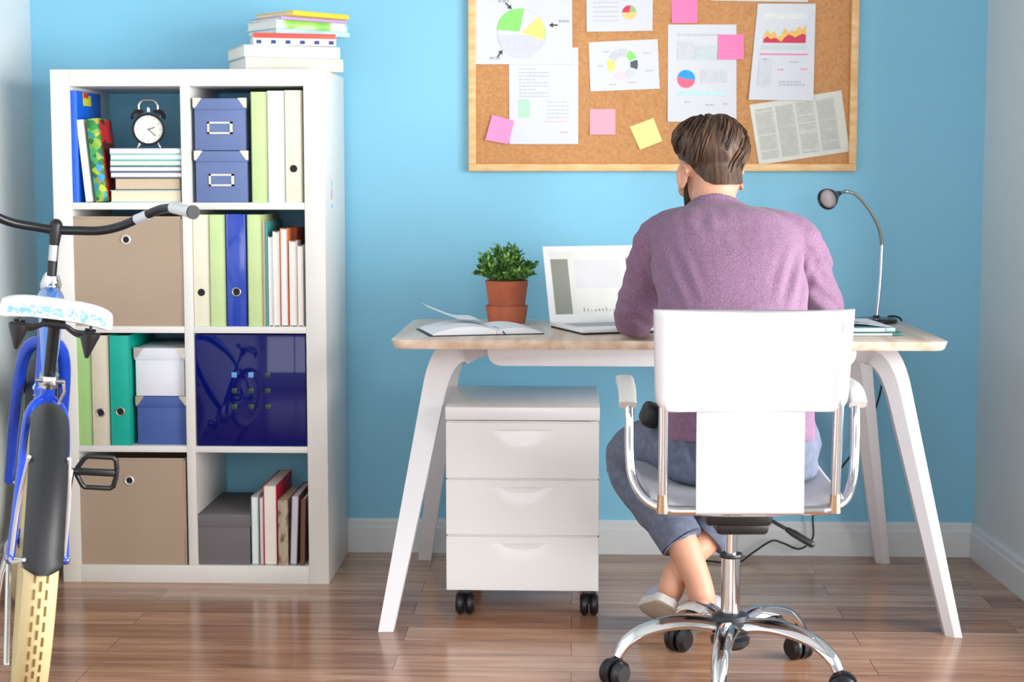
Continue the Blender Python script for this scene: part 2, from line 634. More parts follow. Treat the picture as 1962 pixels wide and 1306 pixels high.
def cube_box(name, label, loc, w, d, h, m, holex=0.0, holez=None):
    """Soft fabric drawer box: bowed front, stitched rim, metal eyelet."""
    root = thing(name, label, 'storage box', loc, group='taupe fabric storage boxes')
    holez = holez if holez is not None else h - 0.065
    b = MB()

    def front(u, v):
        x, z = (u - 0.5) * w, v * h
        bow = 0.004 * math.sin(PI * u) * math.sin(PI * v) + 0.0016 * noise.noise(V((u * 4, v * 4, h)))
        return V((x, -bow, z))
    b.grid(16, 16, front, thick=0.003)
    b.span((-w / 2, 0.001, 0), (-w / 2 + 0.003, d, h)).span((w / 2 - 0.003, 0.001, 0), (w / 2, d, h))
    b.span((-w / 2, d - 0.003, 0), (w / 2, d, h)).span((-w / 2, 0.001, 0), (w / 2, d, 0.003))
    b.build('body', m, root)
    rim = MB()
    rim.span((-w / 2 - 0.0008, -0.0012, h - 0.006), (w / 2 + 0.0008, 0.004, h + 0.0008), 0.0008)
    rim.span((w / 2 - 0.004, -0.0012, 0), (w / 2 + 0.0008, 0.003, h), 0.0006)
    rim.build('seam', m, root)
    bx = 0.004 * math.sin(PI * (holex / w + 0.5)) * math.sin(PI * holez / h)
    e = MB()
    pts = [(holex + 0.0115 * math.cos(2 * PI * k / 28), -bx - 0.0015, holez + 0.0115 * math.sin(2 * PI * k / 28)) for k in range(28)]
    e.tube(pts, 0.0032, 8, closed=True)
    ey = e.build('eyelet', mat('pale_metal', (226, 222, 214), 0.35, 0.5), root)
    MB().cyl((holex, -bx - 0.0028, holez), (holex, 0.001, holez), 0.0092, 20).build('finger_hole', HOLE, root)
    return root


def px_x(px, y=-0.42, py=500):
    return at(px, py, y).x


def px_z(py, y=-0.42, px=400):
    return at(px, py, y).z


lime = mat('lime_board', (196, 218, 158), 0.55)
lime2 = mat('green_board', (160, 200, 128), 0.55)
creamb = mat('cream_board', (230, 226, 204), 0.55)
beigeb = mat('beige_board', (210, 202, 182), 0.55)
whiteb = mat('white_board', (236, 240, 240), 0.5)
blueb = mat('cobalt_board', (14, 62, 176), 0.22, coat=0.4)
tealb = mat('teal_board', (0, 170, 150), 0.45)
bluebox = mat('slate_blue_card', (98, 118, 166), 0.6, bump=(300, 0.1))
bluebox2 = mat('deep_blue_card', (66, 92, 158), 0.6, bump=(300, 0.1))
whitebox = mat('white_card', (228, 231, 240), 0.55)
fabric = mat('taupe_fabric', (172, 152, 132), 0.85, var=(6, 0.03), bump=(700, 0.25), sheen=0.1)
greyfab = mat('grey_fabric', (112, 108, 112), 0.85, var=(8, 0.03), bump=(700, 0.25))
redcov = mat('crimson_cloth', (190, 30, 62), 0.5)
browncov = mat('brown_leather', (104, 70, 54), 0.55)
tancov = mat('tan_board', (186, 164, 140), 0.6)

# --- top row, left compartment
Z = SZ[6]
x = px_x(143, py=290)


def clip_decor(root, mp):
    m = MB()
    m.span((0.0108, 0.055, 0.275), (0.013, 0.13, 0.305), 0.001, mi=0)
    m.span((0.0108, 0.05, 0.296), (0.014, 0.10, 0.312), 0.001, mi=1)
    o = m.build('index_tab', [mat('lime_tab', (196, 206, 60), 0.5), mat('red_tab', (190, 50, 40), 0.5)], root)
    o['label'] = 'lime and red index tab'


book('ring_folder', 'bright blue folder standing upright at the left end of the clock compartment', 'folder', (x, -0.42, Z), 0.021, 0.235, 0.315,
     mat('royal_blue_plastic', (18, 96, 214), 0.35), PAGE, decor=clip_decor)
book('paperback', 'white paperback leaning between the blue folder and a leafy patterned book', 'book', (px_x(171, py=385), -0.42, Z + 0.002), 0.019, 0.15, 0.232,
     whiteb, PAGE, lean=R(-5.5))
leafy = ramp_material('leafy_print', [(10, 100, 50), (40, 150, 60), (190, 200, 40), (30, 140, 60), (50, 150, 210), (60, 165, 50), (220, 180, 30), (20, 110, 50)], nscale=62, kind='cell', lo=0.1, hi=0.9, rough=0.35, scale=(1, 1, 1))


def red_side(root, mp):
    m = MB()
    m.span((0.0170, 0.010, 0.004), (0.0186, 0.128, 0.23))
    o = m.build('back_cover', ramp_material('red_print', [(150, 20, 40), (200, 40, 40), (90, 30, 30)], nscale=18, kind='cell', lo=0.2, hi=0.8, rough=0.35), root)
    o['label'] = 'red printed cover'


book('picture_book', 'green and yellow patterned book with a red cover leaning beside the white notebooks', 'book', (px_x(195, py=385), -0.42, Z + 0.003), 0.034, 0.13, 0.234,
     leafy, PAGE, lean=R(-5.5), decor=red_side)
xs = (px_x(211, py=330) + px_x(346, py=330)) / 2
ws = px_x(346, py=330) - px_x(211, py=330)
z = Z
for name, lab, t, dw, cov, pg, dx, fore in (
        ('hardback_book', 'cream hardback lying at the bottom of the stack under the alarm clock', 0.035, 0.002, mat('pale_blue_board', (150, 200, 220), 0.5), PAGEC, -0.002, True),
        ('hardback_book', 'tan paged book second from the bottom of the stack under the alarm clock', 0.034, -0.012, browncov, mat('tan_pages', (204, 186, 160), 0.8, stretch=(1, 1, 6), var=(120, 0.06)), 0.004, True)):
    book(name, lab, 'book', (xs + dx, -0.415, z), t, 0.15, ws + dw, cov, pg, flat=True, fore=fore)
    z += t + 0.0003
for k, (lab, cov) in enumerate((
        ('lowest of the five white notebooks under the alarm clock', (120, 130, 150)),
        ('second lowest of the five white notebooks under the alarm clock', (90, 100, 130)),
        ('middle one of the five white notebooks under the alarm clock', (110, 180, 160)),
        ('second from the top of the five white notebooks, with a mint green cover', (150, 215, 195)),
        ('topmost of the five white notebooks, with the alarm clock on it', (190, 195, 215)))):
    book('notebook', lab, 'notebook', (xs + (0.001, -0.001, 0.0, 0.001, -0.001)[k], -0.417 + 0.001 * (k % 2), z), 0.0164, 0.15, ws,
         mat('notebook_cover_%s' % 'abcde'[k], cov, 0.5), mat('white_pages', (238, 239, 242), 0.8, var=(150, 0.04), stretch=(1, 1, 6)),
         flat=True, fore=True, group='white notebooks under the alarm clock', over=0.0005, board=0.0032)
    z += 0.0167
ZC = z
# alarm clock
clk = thing('alarm_clock', 'small black twin bell alarm clock standing on the white notebooks', 'clock', (px_x(284, -0.36, 245), -0.355, ZC), (0, 0, R(12)))
cz, cr_ = 0.054, 0.0455
body = MB()
M90 = Matrix.Translation((0, 0, cz)) @ Matrix.Rotation(R(90), 4, 'X')
body.lathe([(cr_ - 0.004, -0.022), (cr_, -0.016), (cr_, 0.022), (cr_ - 0.003, 0.025), (cr_ - 0.006, 0.0245), (cr_ - 0.0065, 0.019)], 40, M90)
body.build('case', mat('black_enamel', (16, 18, 24), 0.18, coat=0.6), clk)
MB().cyl((0, -0.0195, cz), (0, -0.0215, cz), cr_ - 0.006, 40).build('dial', mat('ivory_dial', (232, 230, 222), 0.5), clk)
hm = MB()
for a in range(12):
    an = R(30 * a)
    p = V((math.sin(an), 0, math.cos(an)))
    hm.box(V((0, -0.0218, cz)) + p * 0.0335, (0.0014, 0.0006, 0.0045), rot=(0, an, 0), mi=0)
hm.build('hour_marks', mat('grey_ink', (120, 120, 118), 0.6), clk, smooth=False)
for ln, an, w in ((0.021, R(72), 0.0024), (0.03, R(132), 0.0018)):
    h = MB()
    c = V((math.sin(an), 0, math.cos(an)))
    h.box(V((0, -0.0232, cz)) + c * (ln / 2 - 0.002), (w, 0.0008, ln), rot=(0, an, 0))
    h.build('clock_hand', BLACKP, clk, smooth=False)
for s in (-1, 1):
    bl = MB()
    Mb = Matrix.Translation((s * 0.029, 0, cz + 0.039)) @ Matrix.Rotation(s * R(33), 4, 'Y')
    bl.lathe([(0.0215, 0), (0.0205, 0.006), (0.0165, 0.012), (0.009, 0.016), (0.003, 0.0175), (0.003, 0.021)], 24, Mb)
    bl.build('bell', mat('black_enamel', (16, 18, 24), 0.18, coat=0.6), clk)
    MB().tube([(s * 0.024, 0, cz - 0.036), (s * 0.031, 0, 0.003)], 0.0042, 10, round_ends=True).build('foot', STEEL, clk)
hd = cr_spline([(-0.026, 0, cz + 0.056), (-0.026, 0, cz + 0.07), (-0.014, 0, cz + 0.082), (0.014, 0, cz + 0.082), (0.026, 0, cz + 0.07), (0.026, 0, cz + 0.056)], 6)
MB().tube(hd, 0.0034, 10).build('carry_handle', STEEL, clk)
MB().box((0, 0, cz + 0.056), (0.008, 0.006, 0.016), 0.001).build('hammer', STEEL, clk)

# --- top row, right compartment
bw, bl_ = px_x(473, py=300) - px_x(370, py=300), (px_x(473, py=300) + px_x(371, py=300)) / 2
lidded_box('storage_box', 'lower of two slate blue lidded boxes beside lime and white binders', (bl_ + 0.002, -0.418, Z), bw, 0.27, 0.145, 0.03, bluebox, group='slate blue boxes in the top row')
lidded_box('storage_box', 'upper of two slate blue lidded boxes beside lime and white binders', (bl_, -0.418, Z + 0.1465), bw - 0.002, 0.27, 0.146, 0.031, bluebox, group='slate blue boxes in the top row')


def put_binder(lab, p0, p1, ptop, row, m, ring=None, d=0.28, ringpy=None):
    xa, xb = px_x(p0, py=ptop + 100), px_x(p1, py=ptop + 100)
    zb = SZ[row]
    zt = px_z(ptop)
    return binder('ring_binder', lab, ((xa + xb) / 2, -0.42, zb), xb - xa - 0.0012, d, zt - zb, m, ring, group={6: 'binders in the top row', 4: 'binders in the second row', 2: 'binders in the third row'}[row], ringpx=(px_z(ringpy) - zb) if ringpy else 0.085)


put_binder('pale lime binder in the top row, right of the slate blue boxes', 481, 512, 176, 6, lime)
put_binder('white binder standing between a lime and a cream binder in the top row', 512, 545, 174, 6, whiteb)
put_binder('cream binder with a black finger hole at the right end of the top row', 545, 579, 173, 6, creamb, 'black', ringpy=323)

# --- second row
Z = SZ[4]
xa, xb = px_x(141, py=520), px_x(351, py=520)
cube_box('fabric_storage_box', 'taupe fabric storage box behind the bicycle handlebar, second row', ((xa + xb) / 2, -0.425, Z), xb - xa, 0.36, px_z(415) - Z, fabric, holex=-0.002, holez=px_z(459) - Z)
put_binder('cream binder with a black finger hole at the left of the second row', 369, 401, 411, 4, creamb, 'black', ringpy=560)
put_binder('pale lime binder between a cream and a blue binder', 401, 432, 411, 4, lime)
put_binder('glossy cobalt blue binder with a silver finger ring', 433, 472, 410, 4, blueb, 'silver', ringpy=559)
put_binder('pale lime binder right of the glossy cobalt binder', 474, 503, 411, 4, lime)


def put_book(lab, p0, p1, ptop, row, cov, pg=PAGE, d=0.2, fore=False, y=-0.42, lean=0.0, group=None, name='paperback', dz=0.0):
    xa, xb = px_x(p0, y, ptop + 80), px_x(p1, y, ptop + 80)
    zb = SZ[row]
    return book(name, lab, 'book', ((xa + xb) / 2, y, zb + dz), xb - xa - 0.0006, d, px_z(ptop, y) - zb - dz, cov, pg, fore=fore, lean=lean, group=group or {4: 'books and folders in the second row', 0: 'books in the bottom row'}[row])


put_book('thin tan folder pressed against the lime binder, with a teal back', 503, 508, 422, 4, tancov, d=0.25, name='card_folder')
put_book('thin teal folder between a tan folder and white books in the second row', 508, 513, 424, 4, mat('teal_card', (70, 150, 150), 0.5), d=0.25, name='card_folder')
put_book('shorter white book next to the teal folder in the second row', 514, 523, 453, 4, mat('cool_white_cover', (214, 224, 232), 0.5), fore=True)
put_book('white book second right of the teal folder in the second row', 523, 536, 443, 4, mat('warm_white_cover', (228, 226, 230), 0.5), fore=True)
put_book('tallest white book in the second row, with an orange edge', 537, 552, 437, 4, mat('orange_board', (230, 130, 70), 0.5), whiteb, fore=True)
put_book('rust red book standing further back behind the pale pink book', 553, 570, 436, 4, mat('rust_cover', (168, 66, 34), 0.5), y=-0.33, d=0.17)
put_book('pale pink paged book beside the tallest white book, second row', 554, 569, 461, 4, mat('pale_pink_cover', (226, 208, 212), 0.5), fore=True, d=0.08)
put_book('white book at the right end of the second row', 570, 581, 470, 4, mat('off_white_cover', (224, 218, 214), 0.5), fore=True, d=0.18)

# --- third row
Z = SZ[2]
put_binder('leaf green binder at the left end of the third row, half behind the bicycle saddle', 146, 175, 643, 2, lime2)
put_binder('beige binder with a black finger hole beside a leaf green binder', 175, 209, 643, 2, beigeb, 'silver', ringpy=791)
put_binder('teal green binder with a black finger hole in the third row', 210, 250, 643, 2, tealb, 'silver', ringpy=789)
wb = px_x(355, py=760) - px_x(258, py=760)
xc = (px_x(356, py=760) + px_x(258, py=760)) / 2
lidded_box('storage_box', 'deep blue lidded box under the white box in the third row', (xc - 0.001, -0.405, Z), wb + 0.002, 0.27, 0.140, 0.03, bluebox2, holder=False, group='lidded boxes in the third row')
lidded_box('storage_box', 'white lidded box stacked on a deep blue box', (xc - 0.004, -0.405, Z + 0.1415), wb, 0.27, px_z(667, -0.405) - Z - 0.1415, 0.034, whitebox, holder=False, group='lidded boxes in the third row')
# glossy blue insert box with a grid of small square perforations
gb = mat('glossy_navy_acrylic', (4, 14, 96), 0.05, coat=0.0, var=(5, 0.15), spec=0.3)
xa, xb, zh = IX[2] + 0.003, IX[3] - 0.003, SZ[3] - Z - 0.004
root = thing('glossy_cube_box', 'glossy dark blue box filling the third row right compartment', 'storage box', ((xa + xb) / 2, -0.422, Z))
w = xb - xa
MB().span((-w / 2, 0, 0), (w / 2, 0.36, zh), 0.003).build('body', gb, root)
gl = mat('green_glass', (26, 62, 34), 0.3)
for i in range(3):
    for j in range(3):
        c = V((-0.048 + i * 0.048, -0.0006, zh * 0.64 - j * 0.046))
        s = MB()
        s.box(c, (0.015, 0.0016, 0.015), 0.0006)
        tone = gl if (j > 0 or i == 2) else mat('cyan_glass', (96, 160, 220), 0.3)
        s.build('square_stud', tone, root)

# --- bottom row
Z = SZ[0]
xa, xb = px_x(153, py=980), px_x(357, py=980)
cube_box('fabric_storage_box', 'taupe fabric storage box in the bottom row, behind the black pedal', ((xa + xb) / 2, -0.425, Z), xb - xa, 0.36, px_z(878) - Z, fabric, holex=-0.006, holez=px_z(920) - Z)
xa, xb = px_x(379, py=1040), px_x(481, py=1040)
root = lidded_box('storage_box', 'grey fabric lidded box in the bottom row beside upright books', ((xa + xb) / 2, -0.42, Z), xb - xa, 0.34, px_z(985) - Z, 0.036, greyfab, holder=False, corners=False)
sage = mat('sage_cover', (168, 190, 186), 0.5)
put_book('white paged sage book right of the grey fabric box', 482, 496, 950, 0, sage, whiteb, fore=True, d=0.21)
put_book('slim pale mauve book squeezed against the crimson book', 498, 505, 952, 0, mat('mauve_cover', (200, 180, 186), 0.5), fore=True, d=0.2)
put_book('crimson hardback with white page edges, tallest in the bottom row', 505, 531, 929, 0, redcov, mat('bright_pages', (240, 236, 226), 0.8), fore=True, d=0.26, name='hardback_book')
put_book('worn tan book between the crimson and the lavender books', 533, 552, 957, 0, ramp_material('worn_tan_cover', [(80, 66, 54), (176, 156, 132), (190, 176, 156), (110, 92, 76)], nscale=9, scale=(6, 1, 2), rough=0.6), PAGEC, d=0.22, name='hardback_book')
put_book('lavender white book leaning near the right end of the bottom row', 554, 569, 948, 0, browncov, mat('lavender_pages', (206, 206, 226), 0.8), fore=True, d=0.22, lean=R(2.2), name='hardback_book', dz=0.001)
put_book('thin brown book at the right end of the bottom row', 574, 583, 955, 0, browncov, PAGEC, d=0.2, lean=R(1.5), name='hardback_book', dz=0.0008)


# --- pile on top of the bookcase
def corner_book(name, label, px, py, y, z, t, L, d, a, cover, page, fore=False, decor=None, board=0.0022):
    """Flat book whose front left corner stands at (px, y); turned by a degrees."""
    p = at(px, py, y)
    a = R(a)
    c = V((p.x + math.cos(a) * L / 2, y + math.sin(a) * L / 2, z))
    return book(name, label, 'book', c, t, d, L, cover, page, flat=True, rotz=a, fore=fore, decor=decor, board=board, group='books piled on the bookcase')


zt = ZT
corner_book('hardback_book', 'thick cream book at the bottom of the pile on top of the bookcase', 470, 120, -0.40, zt, 0.036, 0.285, 0.225, 24, mat('ivory_cover', (208, 204, 193), 0.5), PAGE)
zt += 0.0365
corner_book('hardback_book', 'thick white book second from the bottom of the pile on the bookcase', 467, 96, -0.40, zt, 0.034, 0.28, 0.222, 24, mat('cold_white_cover', (202, 205, 207), 0.5), PAGE)
zt += 0.0345


def squares(root, mp):
    t, L = 0.034, 0.235
    m = MB()
    for k in range(6):
        c = mp(-0.0075, -0.0036, 0.016 + k * (L - 0.03) / 5)
        m.box(c, (0.013, 0.0016, 0.0095))
    m.build('navy_squares', mat('navy_print', (24, 62, 130), 0.5), root, smooth=False)
    m = MB()
    m.span(mp(0.003, -0.0046, 0.001), mp(0.0168, 0.0, L - 0.001), 0.001)
    m.build('red_band', mat('poppy_print', (226, 78, 66), 0.5), root)


corner_book('hardback_book', 'white book with a red band and six navy squares, in the pile on the bookcase', 485, 76, -0.375, zt, 0.034, 0.235, 0.16, 15, mat('chalk_cover', (214, 216, 216), 0.5), PAGE, decor=squares)
zt += 0.0345
corner_book('hardback_book', 'pale blue book between the red banded book and a green book', 529, 62, -0.36, zt, 0.014, 0.245, 0.165, 40, mat('ice_blue_cover', (176, 208, 232), 0.4), PAGE)
zt += 0.0145
stripe = ramp_material('green_cyan_print', [(20, 150, 200), (110, 190, 90), (150, 205, 90), (225, 240, 250), (130, 205, 215), (120, 190, 100)], nscale=5, detail=1, scale=(2.2, 0.6, 1), rough=0.35, lo=0.3, hi=0.7)
corner_book('hardback_book', 'green and cyan printed book with grey page edges high in the pile', 529, 50, -0.36, zt, 0.024, 0.24, 0.165, 41, stripe, PAGE)
zt += 0.0245
corner_book('hardback_book', 'slim lilac book just below the yellow book on top of the pile', 538, 38, -0.355, zt, 0.010, 0.225, 0.165, 42, mat('lilac_cover', (176, 152, 204), 0.45), PAGE)
zt += 0.0105
corner_book('hardback_book', 'yellow book on top of the pile above the bookcase', 561, 30, -0.37, zt, 0.013, 0.2, 0.18, 46, mat('sunflower_cover', (240, 196, 46), 0.45), PAGEC)


# ---------------------------------------------------------------- cork board
a0, a1 = at(898, 327, -0.02), at(1640, 329, -0.02)
BX0, BX1, BZ0, BZ1 = a0.x, a1.x, 1.187, 2.09
fw = 0.0225
cork = ramp_material('cork', [(180, 124, 76), (196, 142, 92), (208, 156, 106)], nscale=120, rough=0.85, detail=4, lo=0.2, hi=0.8, bump=0.12)
pine = ramp_material('pine', [(222, 172, 112), (240, 200, 146)], nscale=7, scale=(2, 8, 8), rough=0.45)
board = thing('cork_board', 'large cork pin board in a pine frame above the desk', 'notice board', (BX0, 0, BZ0))
bw_, bh_ = BX1 - BX0, BZ1 - BZ0
MB().span((fw * 0.5, -0.012, fw * 0.5), (bw_ - fw * 0.5, -0.001, bh_ - fw * 0.5)).build('cork_panel', cork, board, smooth=False)
for a, b in (((0, -0.026, 0), (bw_, -0.0008, fw)), ((0, -0.026, bh_ - fw), (bw_, -0.0008, bh_)),
             ((0, -0.026, fw), (fw, -0.0008, bh_ - fw)), ((bw_ - fw, -0.026, fw), (bw_, -0.0008, bh_ - fw))):
    MB().span(a, b, 0.002).build('frame_rail', pine, board)

INK = {}


def ink(name, c):
    return mat('ink_' + name, c, 0.75, var=(60, 0.05))


paperm = mat('print_paper', (214, 217, 224), 0.7, var=(8, 0.008))
TXT, GRY, DRK = ink('faint_text', (180, 184, 192)), ink('grey_block', (200, 203, 209)), ink('charcoal', (52, 66, 70))


class Sheet:
    """Paper on the board given by its four corners in the photograph (top left, top right, bottom right, bottom left)."""

    def __init__(self, name, label, cat, q, y=-0.0135, m=paperm, curl=0.004, group=None, thick=0.0004):
        self.q = [at(p[0], p[1], y) for p in q]
        self.curl = curl
        self.prims = {}
        P = self.P
        mb = MB()
        mb.grid(10, 10, lambda u, v: P(u, v, 0), thick=thick)
        self.o = tag(mb.build(name, m, None), label, cat, group or {'paper': 'papers pinned on the cork board', 'sticky note': 'sticky notes on the cork board'}.get(cat))

    def P(self, u, v, lift=0.0):
        a, b, c, d = self.q
        p = a.lerp(b, u).lerp(d.lerp(c, u), v)
        return p + V((0, -lift - self.curl * (v ** 3) * (0.4 + 0.6 * abs(2 * u - 1)), 0))

    def wh(self):
        a, b, c, d = self.q
        return (b - a).length, (d - a).length

    def poly(self, pts, m, lift=0.0011):
        self.prims.setdefault(m.name, [m, []])[1].append((pts, lift))

    def rect(self, u0, v0, u1, v1, m, lift=0.0011):
        n = max(1, int((v1 - v0) * 10))
        k = max(1, int((u1 - u0) * 6))
        for i in range(n):
            for j in range(k):
                va, vb = v0 + (v1 - v0) * i / n, v0 + (v1 - v0) * (i + 1) / n
                ua, ub = u0 + (u1 - u0) * j / k, u0 + (u1 - u0) * (j + 1) / k
                self.poly([(ua, va), (ub, va), (ub, vb), (ua, vb)], m, lift)

    def pie(self, u, v, r0, r1, d0, d1, m, lift=0.0011):
        """Ring or slice, radii in metres, degrees clockwise from the top."""
        w, h = self.wh()
        n = max(3, int(abs(d1 - d0) / 10))
        for i in range(n):
            a, b = R(d0 + (d1 - d0) * i / n), R(d0 + (d1 - d0) * (i + 1) / n)
            pts = [(u + math.sin(t) * r / w, v - math.cos(t) * r / h) for r, t in ((r1, a), (r1, b), (r0, b), (r0, a))]
            if r0 < 1e-6:
                pts = pts[:3]
            self.poly(pts, m, lift)

    def scribble(self, u0, v0, u1, m, h=0.012, seed=1):
        """Illegible line of small print: short bars of uneven length."""
        rnd = random.Random(seed)
        u = u0
        while u < u1:
            l = rnd.uniform(0.02, 0.06)
            self.poly([(u, v0), (min(u + l, u1), v0), (min(u + l, u1), v0 + h), (u, v0 + h)], m)
            u += l + rnd.uniform(0.008, 0.018)

    def done(self, name='printing', groups=None):
        mb = MB()
        ms = []
        for k, (m, lst) in self.prims.items():
            ms.append(m)
            for pts, lift in lst:
                vs = [mb.bm.verts.new(self.P(u, v, lift)) for u, v in pts]
                f = mb.bm.faces.new(vs)
                f.material_index = len(ms) - 1
        if ms:
            fs = list(mb.bm.faces)
            o = mb.build(name, ms, self.o, smooth=False)
        self.prims = {}
        return self


lime_i, yel_i = ink('lime', (142, 224, 118)), ink('lemon', (232, 250, 128))
# A: landscape sheet with the exploded pie
s = Sheet('paper_sheet', 'landscape sheet with a big green and yellow pie chart, top left of the cork board', 'paper',
          [(911, -9), (1096, -9), (1097, 123), (911, 123)], y=-0.0152, curl=0.002)
w, h = s.wh()
cu, cv = (999 - 911) / 185, (64 + 9) / 132
R0 = 0.073
s.pie(cu, cv, R0 - 0.0008, R0, 0, 360, ink('pale_lilac_line', (190, 190, 210)))
s.pie(cu, cv + 0.02, 0, R0 - 0.002, 95, 268, ink('pie_pale', (204, 207, 222)))
s.pie(cu - 0.02, cv - 0.03, 0, R0 - 0.004, -86, 12, lime_i, 0.0014)
s.pie(cu + 0.0, cv - 0.01, 0, R0 - 0.002, 48, 108, yel_i, 0.0014)
for ax, ay, an in ((976, 13, 135), (1058, 48, 270), (959, 101, 35)):
    u, v = (ax - 911) / 185, (ay + 9) / 132
    t = R(an)
    dx, dy = math.sin(t), -math.cos(t)
    k = 0.010

    def q(a, b):
        return (u + (dx * a - dy * b) / w, v + (dy * a + dx * b) / h)
    s.poly([q(k, 0), q(-0.002, 0.008), q(-0.002, -0.008)], DRK)
    s.poly([q(-0.001, 0.0022), q(-0.016, 0.0022), q(-0.016, -0.0022), q(-0.001, -0.0022)], DRK)
s.done('pie_chart')
for k, (ax, ay) in enumerate(((955, 4), (1070, 42), (938, 113))):
    s.scribble((ax - 911) / 185, (ay + 5) / 132, (ax + 20 - 911) / 185, ink('mid_text', (170, 178, 186)), 0.035, 3 + k)
s.done('printed_text')
# B: portrait sheet tucked under A
s = Sheet('paper_sheet', 'portrait sheet with a small green rectangle, tucked under the big pie chart sheet', 'paper',
          [(975, 91), (1108, 91), (1108, 276), (976, 276)], y=-0.0137, curl=0.004)
mint = ink('mint', (178, 230, 196))
s.rect(0.14, 0.535, 0.295, 0.725, mint)
s.done('printed_chart')
for k in range(9):
    s.scribble(0.14, 0.22 + k * 0.035, 0.14 + 0.5 * (0.5 + 0.5 * math.sin(k * 2.1) ** 2), TXT, 0.008, 20 + k)
for k in range(5):
    s.scribble(0.55, 0.56 + k * 0.04, 0.86, TXT, 0.007, 50 + k)
s.rect(0.52, 0.762, 0.84, 0.77, ink('pale_rose', (236, 190, 200)))
s.scribble(0.74, 0.87, 0.86, ink('mid_rose', (206, 170, 176)), 0.012, 9)
s.done('printed_text')
# C
s = Sheet('paper_sheet', 'landscape sheet with a small amber and red pie, top centre of the cork board', 'paper',
          [(1123, -66), (1252, -66), (1250, 59), (1124, 61)], curl=0.003)
u, v = (1206 - 1124) / 127, (24 + 66) / 126
s.pie(u, v, 0, 0.0215, 90, 270, ink('amber', (248, 206, 130)))
s.pie(u, v, 0, 0.0215, -90, 10, ink('raspberry', (222, 60, 100)))
s.pie(u, v, 0, 0.0215, 12, 88, ink('soft_green', (160, 190, 130)))
s.done('pie_chart')
for k in range(5):
    s.scribble(0.10, 0.55 + k * 0.07, 0.5, GRY, 0.02, 70 + k)
s.done('printed_text')
# D ring chart
s = Sheet('paper_sheet', 'small landscape sheet with a ring chart in the middle of the cork board', 'paper',
          [(1128, 81), (1260, 75), (1264, 170), (1131, 175)], curl=0.002)
u, v = 0.48, 0.475
for d0, d1, m in ((-62, -18, GRY), (-12, 20, GRY), (28, 68, lime_i), (75, 112, ink('slate', (84, 96, 108))), (118, 158, ink('pale_grey', (208, 214, 220))),
                  (165, 215, ink('blush', (244, 208, 214))), (240, 292, yel_i)):
    s.pie(u, v, 0.024, 0.046, d0, d1, m)
s.done('ring_chart')
for k, (a, b, c) in enumerate(((0.12, 0.48, 0.2), (0.2, 0.2, 0.3), (0.78, 0.26, 0.9), (0.8, 0.62, 0.92), (0.55, 0.84, 0.68), (0.28, 0.87, 0.38))):
    s.scribble(a, b, c, TXT, 0.02, 90 + k)
s.done('printed_text')
# E
s = Sheet('paper_sheet', 'portrait sheet with a blue and red pie and a cyan bar, above the man', 'paper',
          [(1280, 47), (1411, 47), (1411, 233), (1279, 233)], curl=0.004)
s.scribble(0.14, 0.095, 0.75, GRY, 0.022, 5)
s.rect(0.14, 0.17, 0.38, 0.36, ink('very_pale_grey', (206, 208, 216)))
s.rect(0.40, 0.22, 0.70, 0.36, ink('pale_mint', (200, 212, 214)))
u, v = (1315 - 1280) / 131, (151 - 47) / 186
s.pie(u, v, 0, 0.027, -75, 95, ink('azure', (46, 160, 226)))
s.pie(u, v, 0, 0.027, 95, 285, ink('coral', (236, 110, 136)))
s.done('pie_chart')
s.rect(0.48, 0.46, 0.86, 0.60, ink('very_pale_grey', (206, 208, 216)))
s.rect(0.13, 0.69, 0.86, 0.725, ink('pale_cyan', (190, 228, 234)))
for k, (a, b, c) in enumerate(((0.24, 0.79, 0.33), (0.55, 0.82, 0.68), (0.80, 0.81, 0.88))):
    s.scribble(a, b, c, TXT, 0.014, 110 + k)
s.done('printed_text')
# F
s = Sheet('paper_sheet', 'white sheet whose lower edge hangs at the top right of the cork board', 'paper',
          [(1361, -124), (1547, -124), (1548, 4), (1361, 1)], y=-0.0137, curl=0.002)
s.scribble(0.1, 0.2, 0.6, TXT, 0.03, 4)
s.done('printed_text')
# G
s = Sheet('paper_sheet', 'tilted sheet with a red and amber area chart, right side of the cork board', 'paper',
          [(1452, 7), (1563, 7), (1558, 193), (1434, 191)], y=-0.0155, curl=0.006)
s.rect(0.13, 0.10, 0.86, 0.16, ink('grey_header', (222, 226, 226)))
am = [0.36, 0.7, 0.45, 0.62, 0.3, 0.42, 0.8, 0.55, 0.7, 0.62, 0.92, 0.7, 1.0]
rd = [0.2, 0.35, 0.2, 0.28, 0.22, 0.05, 0.3, 0.45, 0.4, 0.3, 0.42, 0.5, 0.45]
b0, hh = 0.405, 0.19
for i in range(12):
    ua, ub = 0.15 + 0.70 * i / 12, 0.15 + 0.70 * (i + 1) / 12
    s.poly([(ua, b0 - hh * am[i]), (ub, b0 - hh * am[i + 1]), (ub, b0 - hh * rd[i + 1]), (ua, b0 - hh * rd[i])], ink('amber2', (236, 190, 100)))
    s.poly([(ua, b0 - hh * rd[i]), (ub, b0 - hh * rd[i + 1]), (ub, b0), (ua, b0)], ink('ruby', (206, 62, 92)))
s.done('area_chart')
s.rect(0.13, 0.435, 0.87, 0.475, ink('pale_mint', (200, 212, 214)))
s.rect(0.11, 0.515, 0.89, 0.532, ink('pink_bar', (226, 142, 184)))
s.rect(0.11, 0.57, 0.32, 0.86, ink('very_pale_grey', (206, 208, 216)))
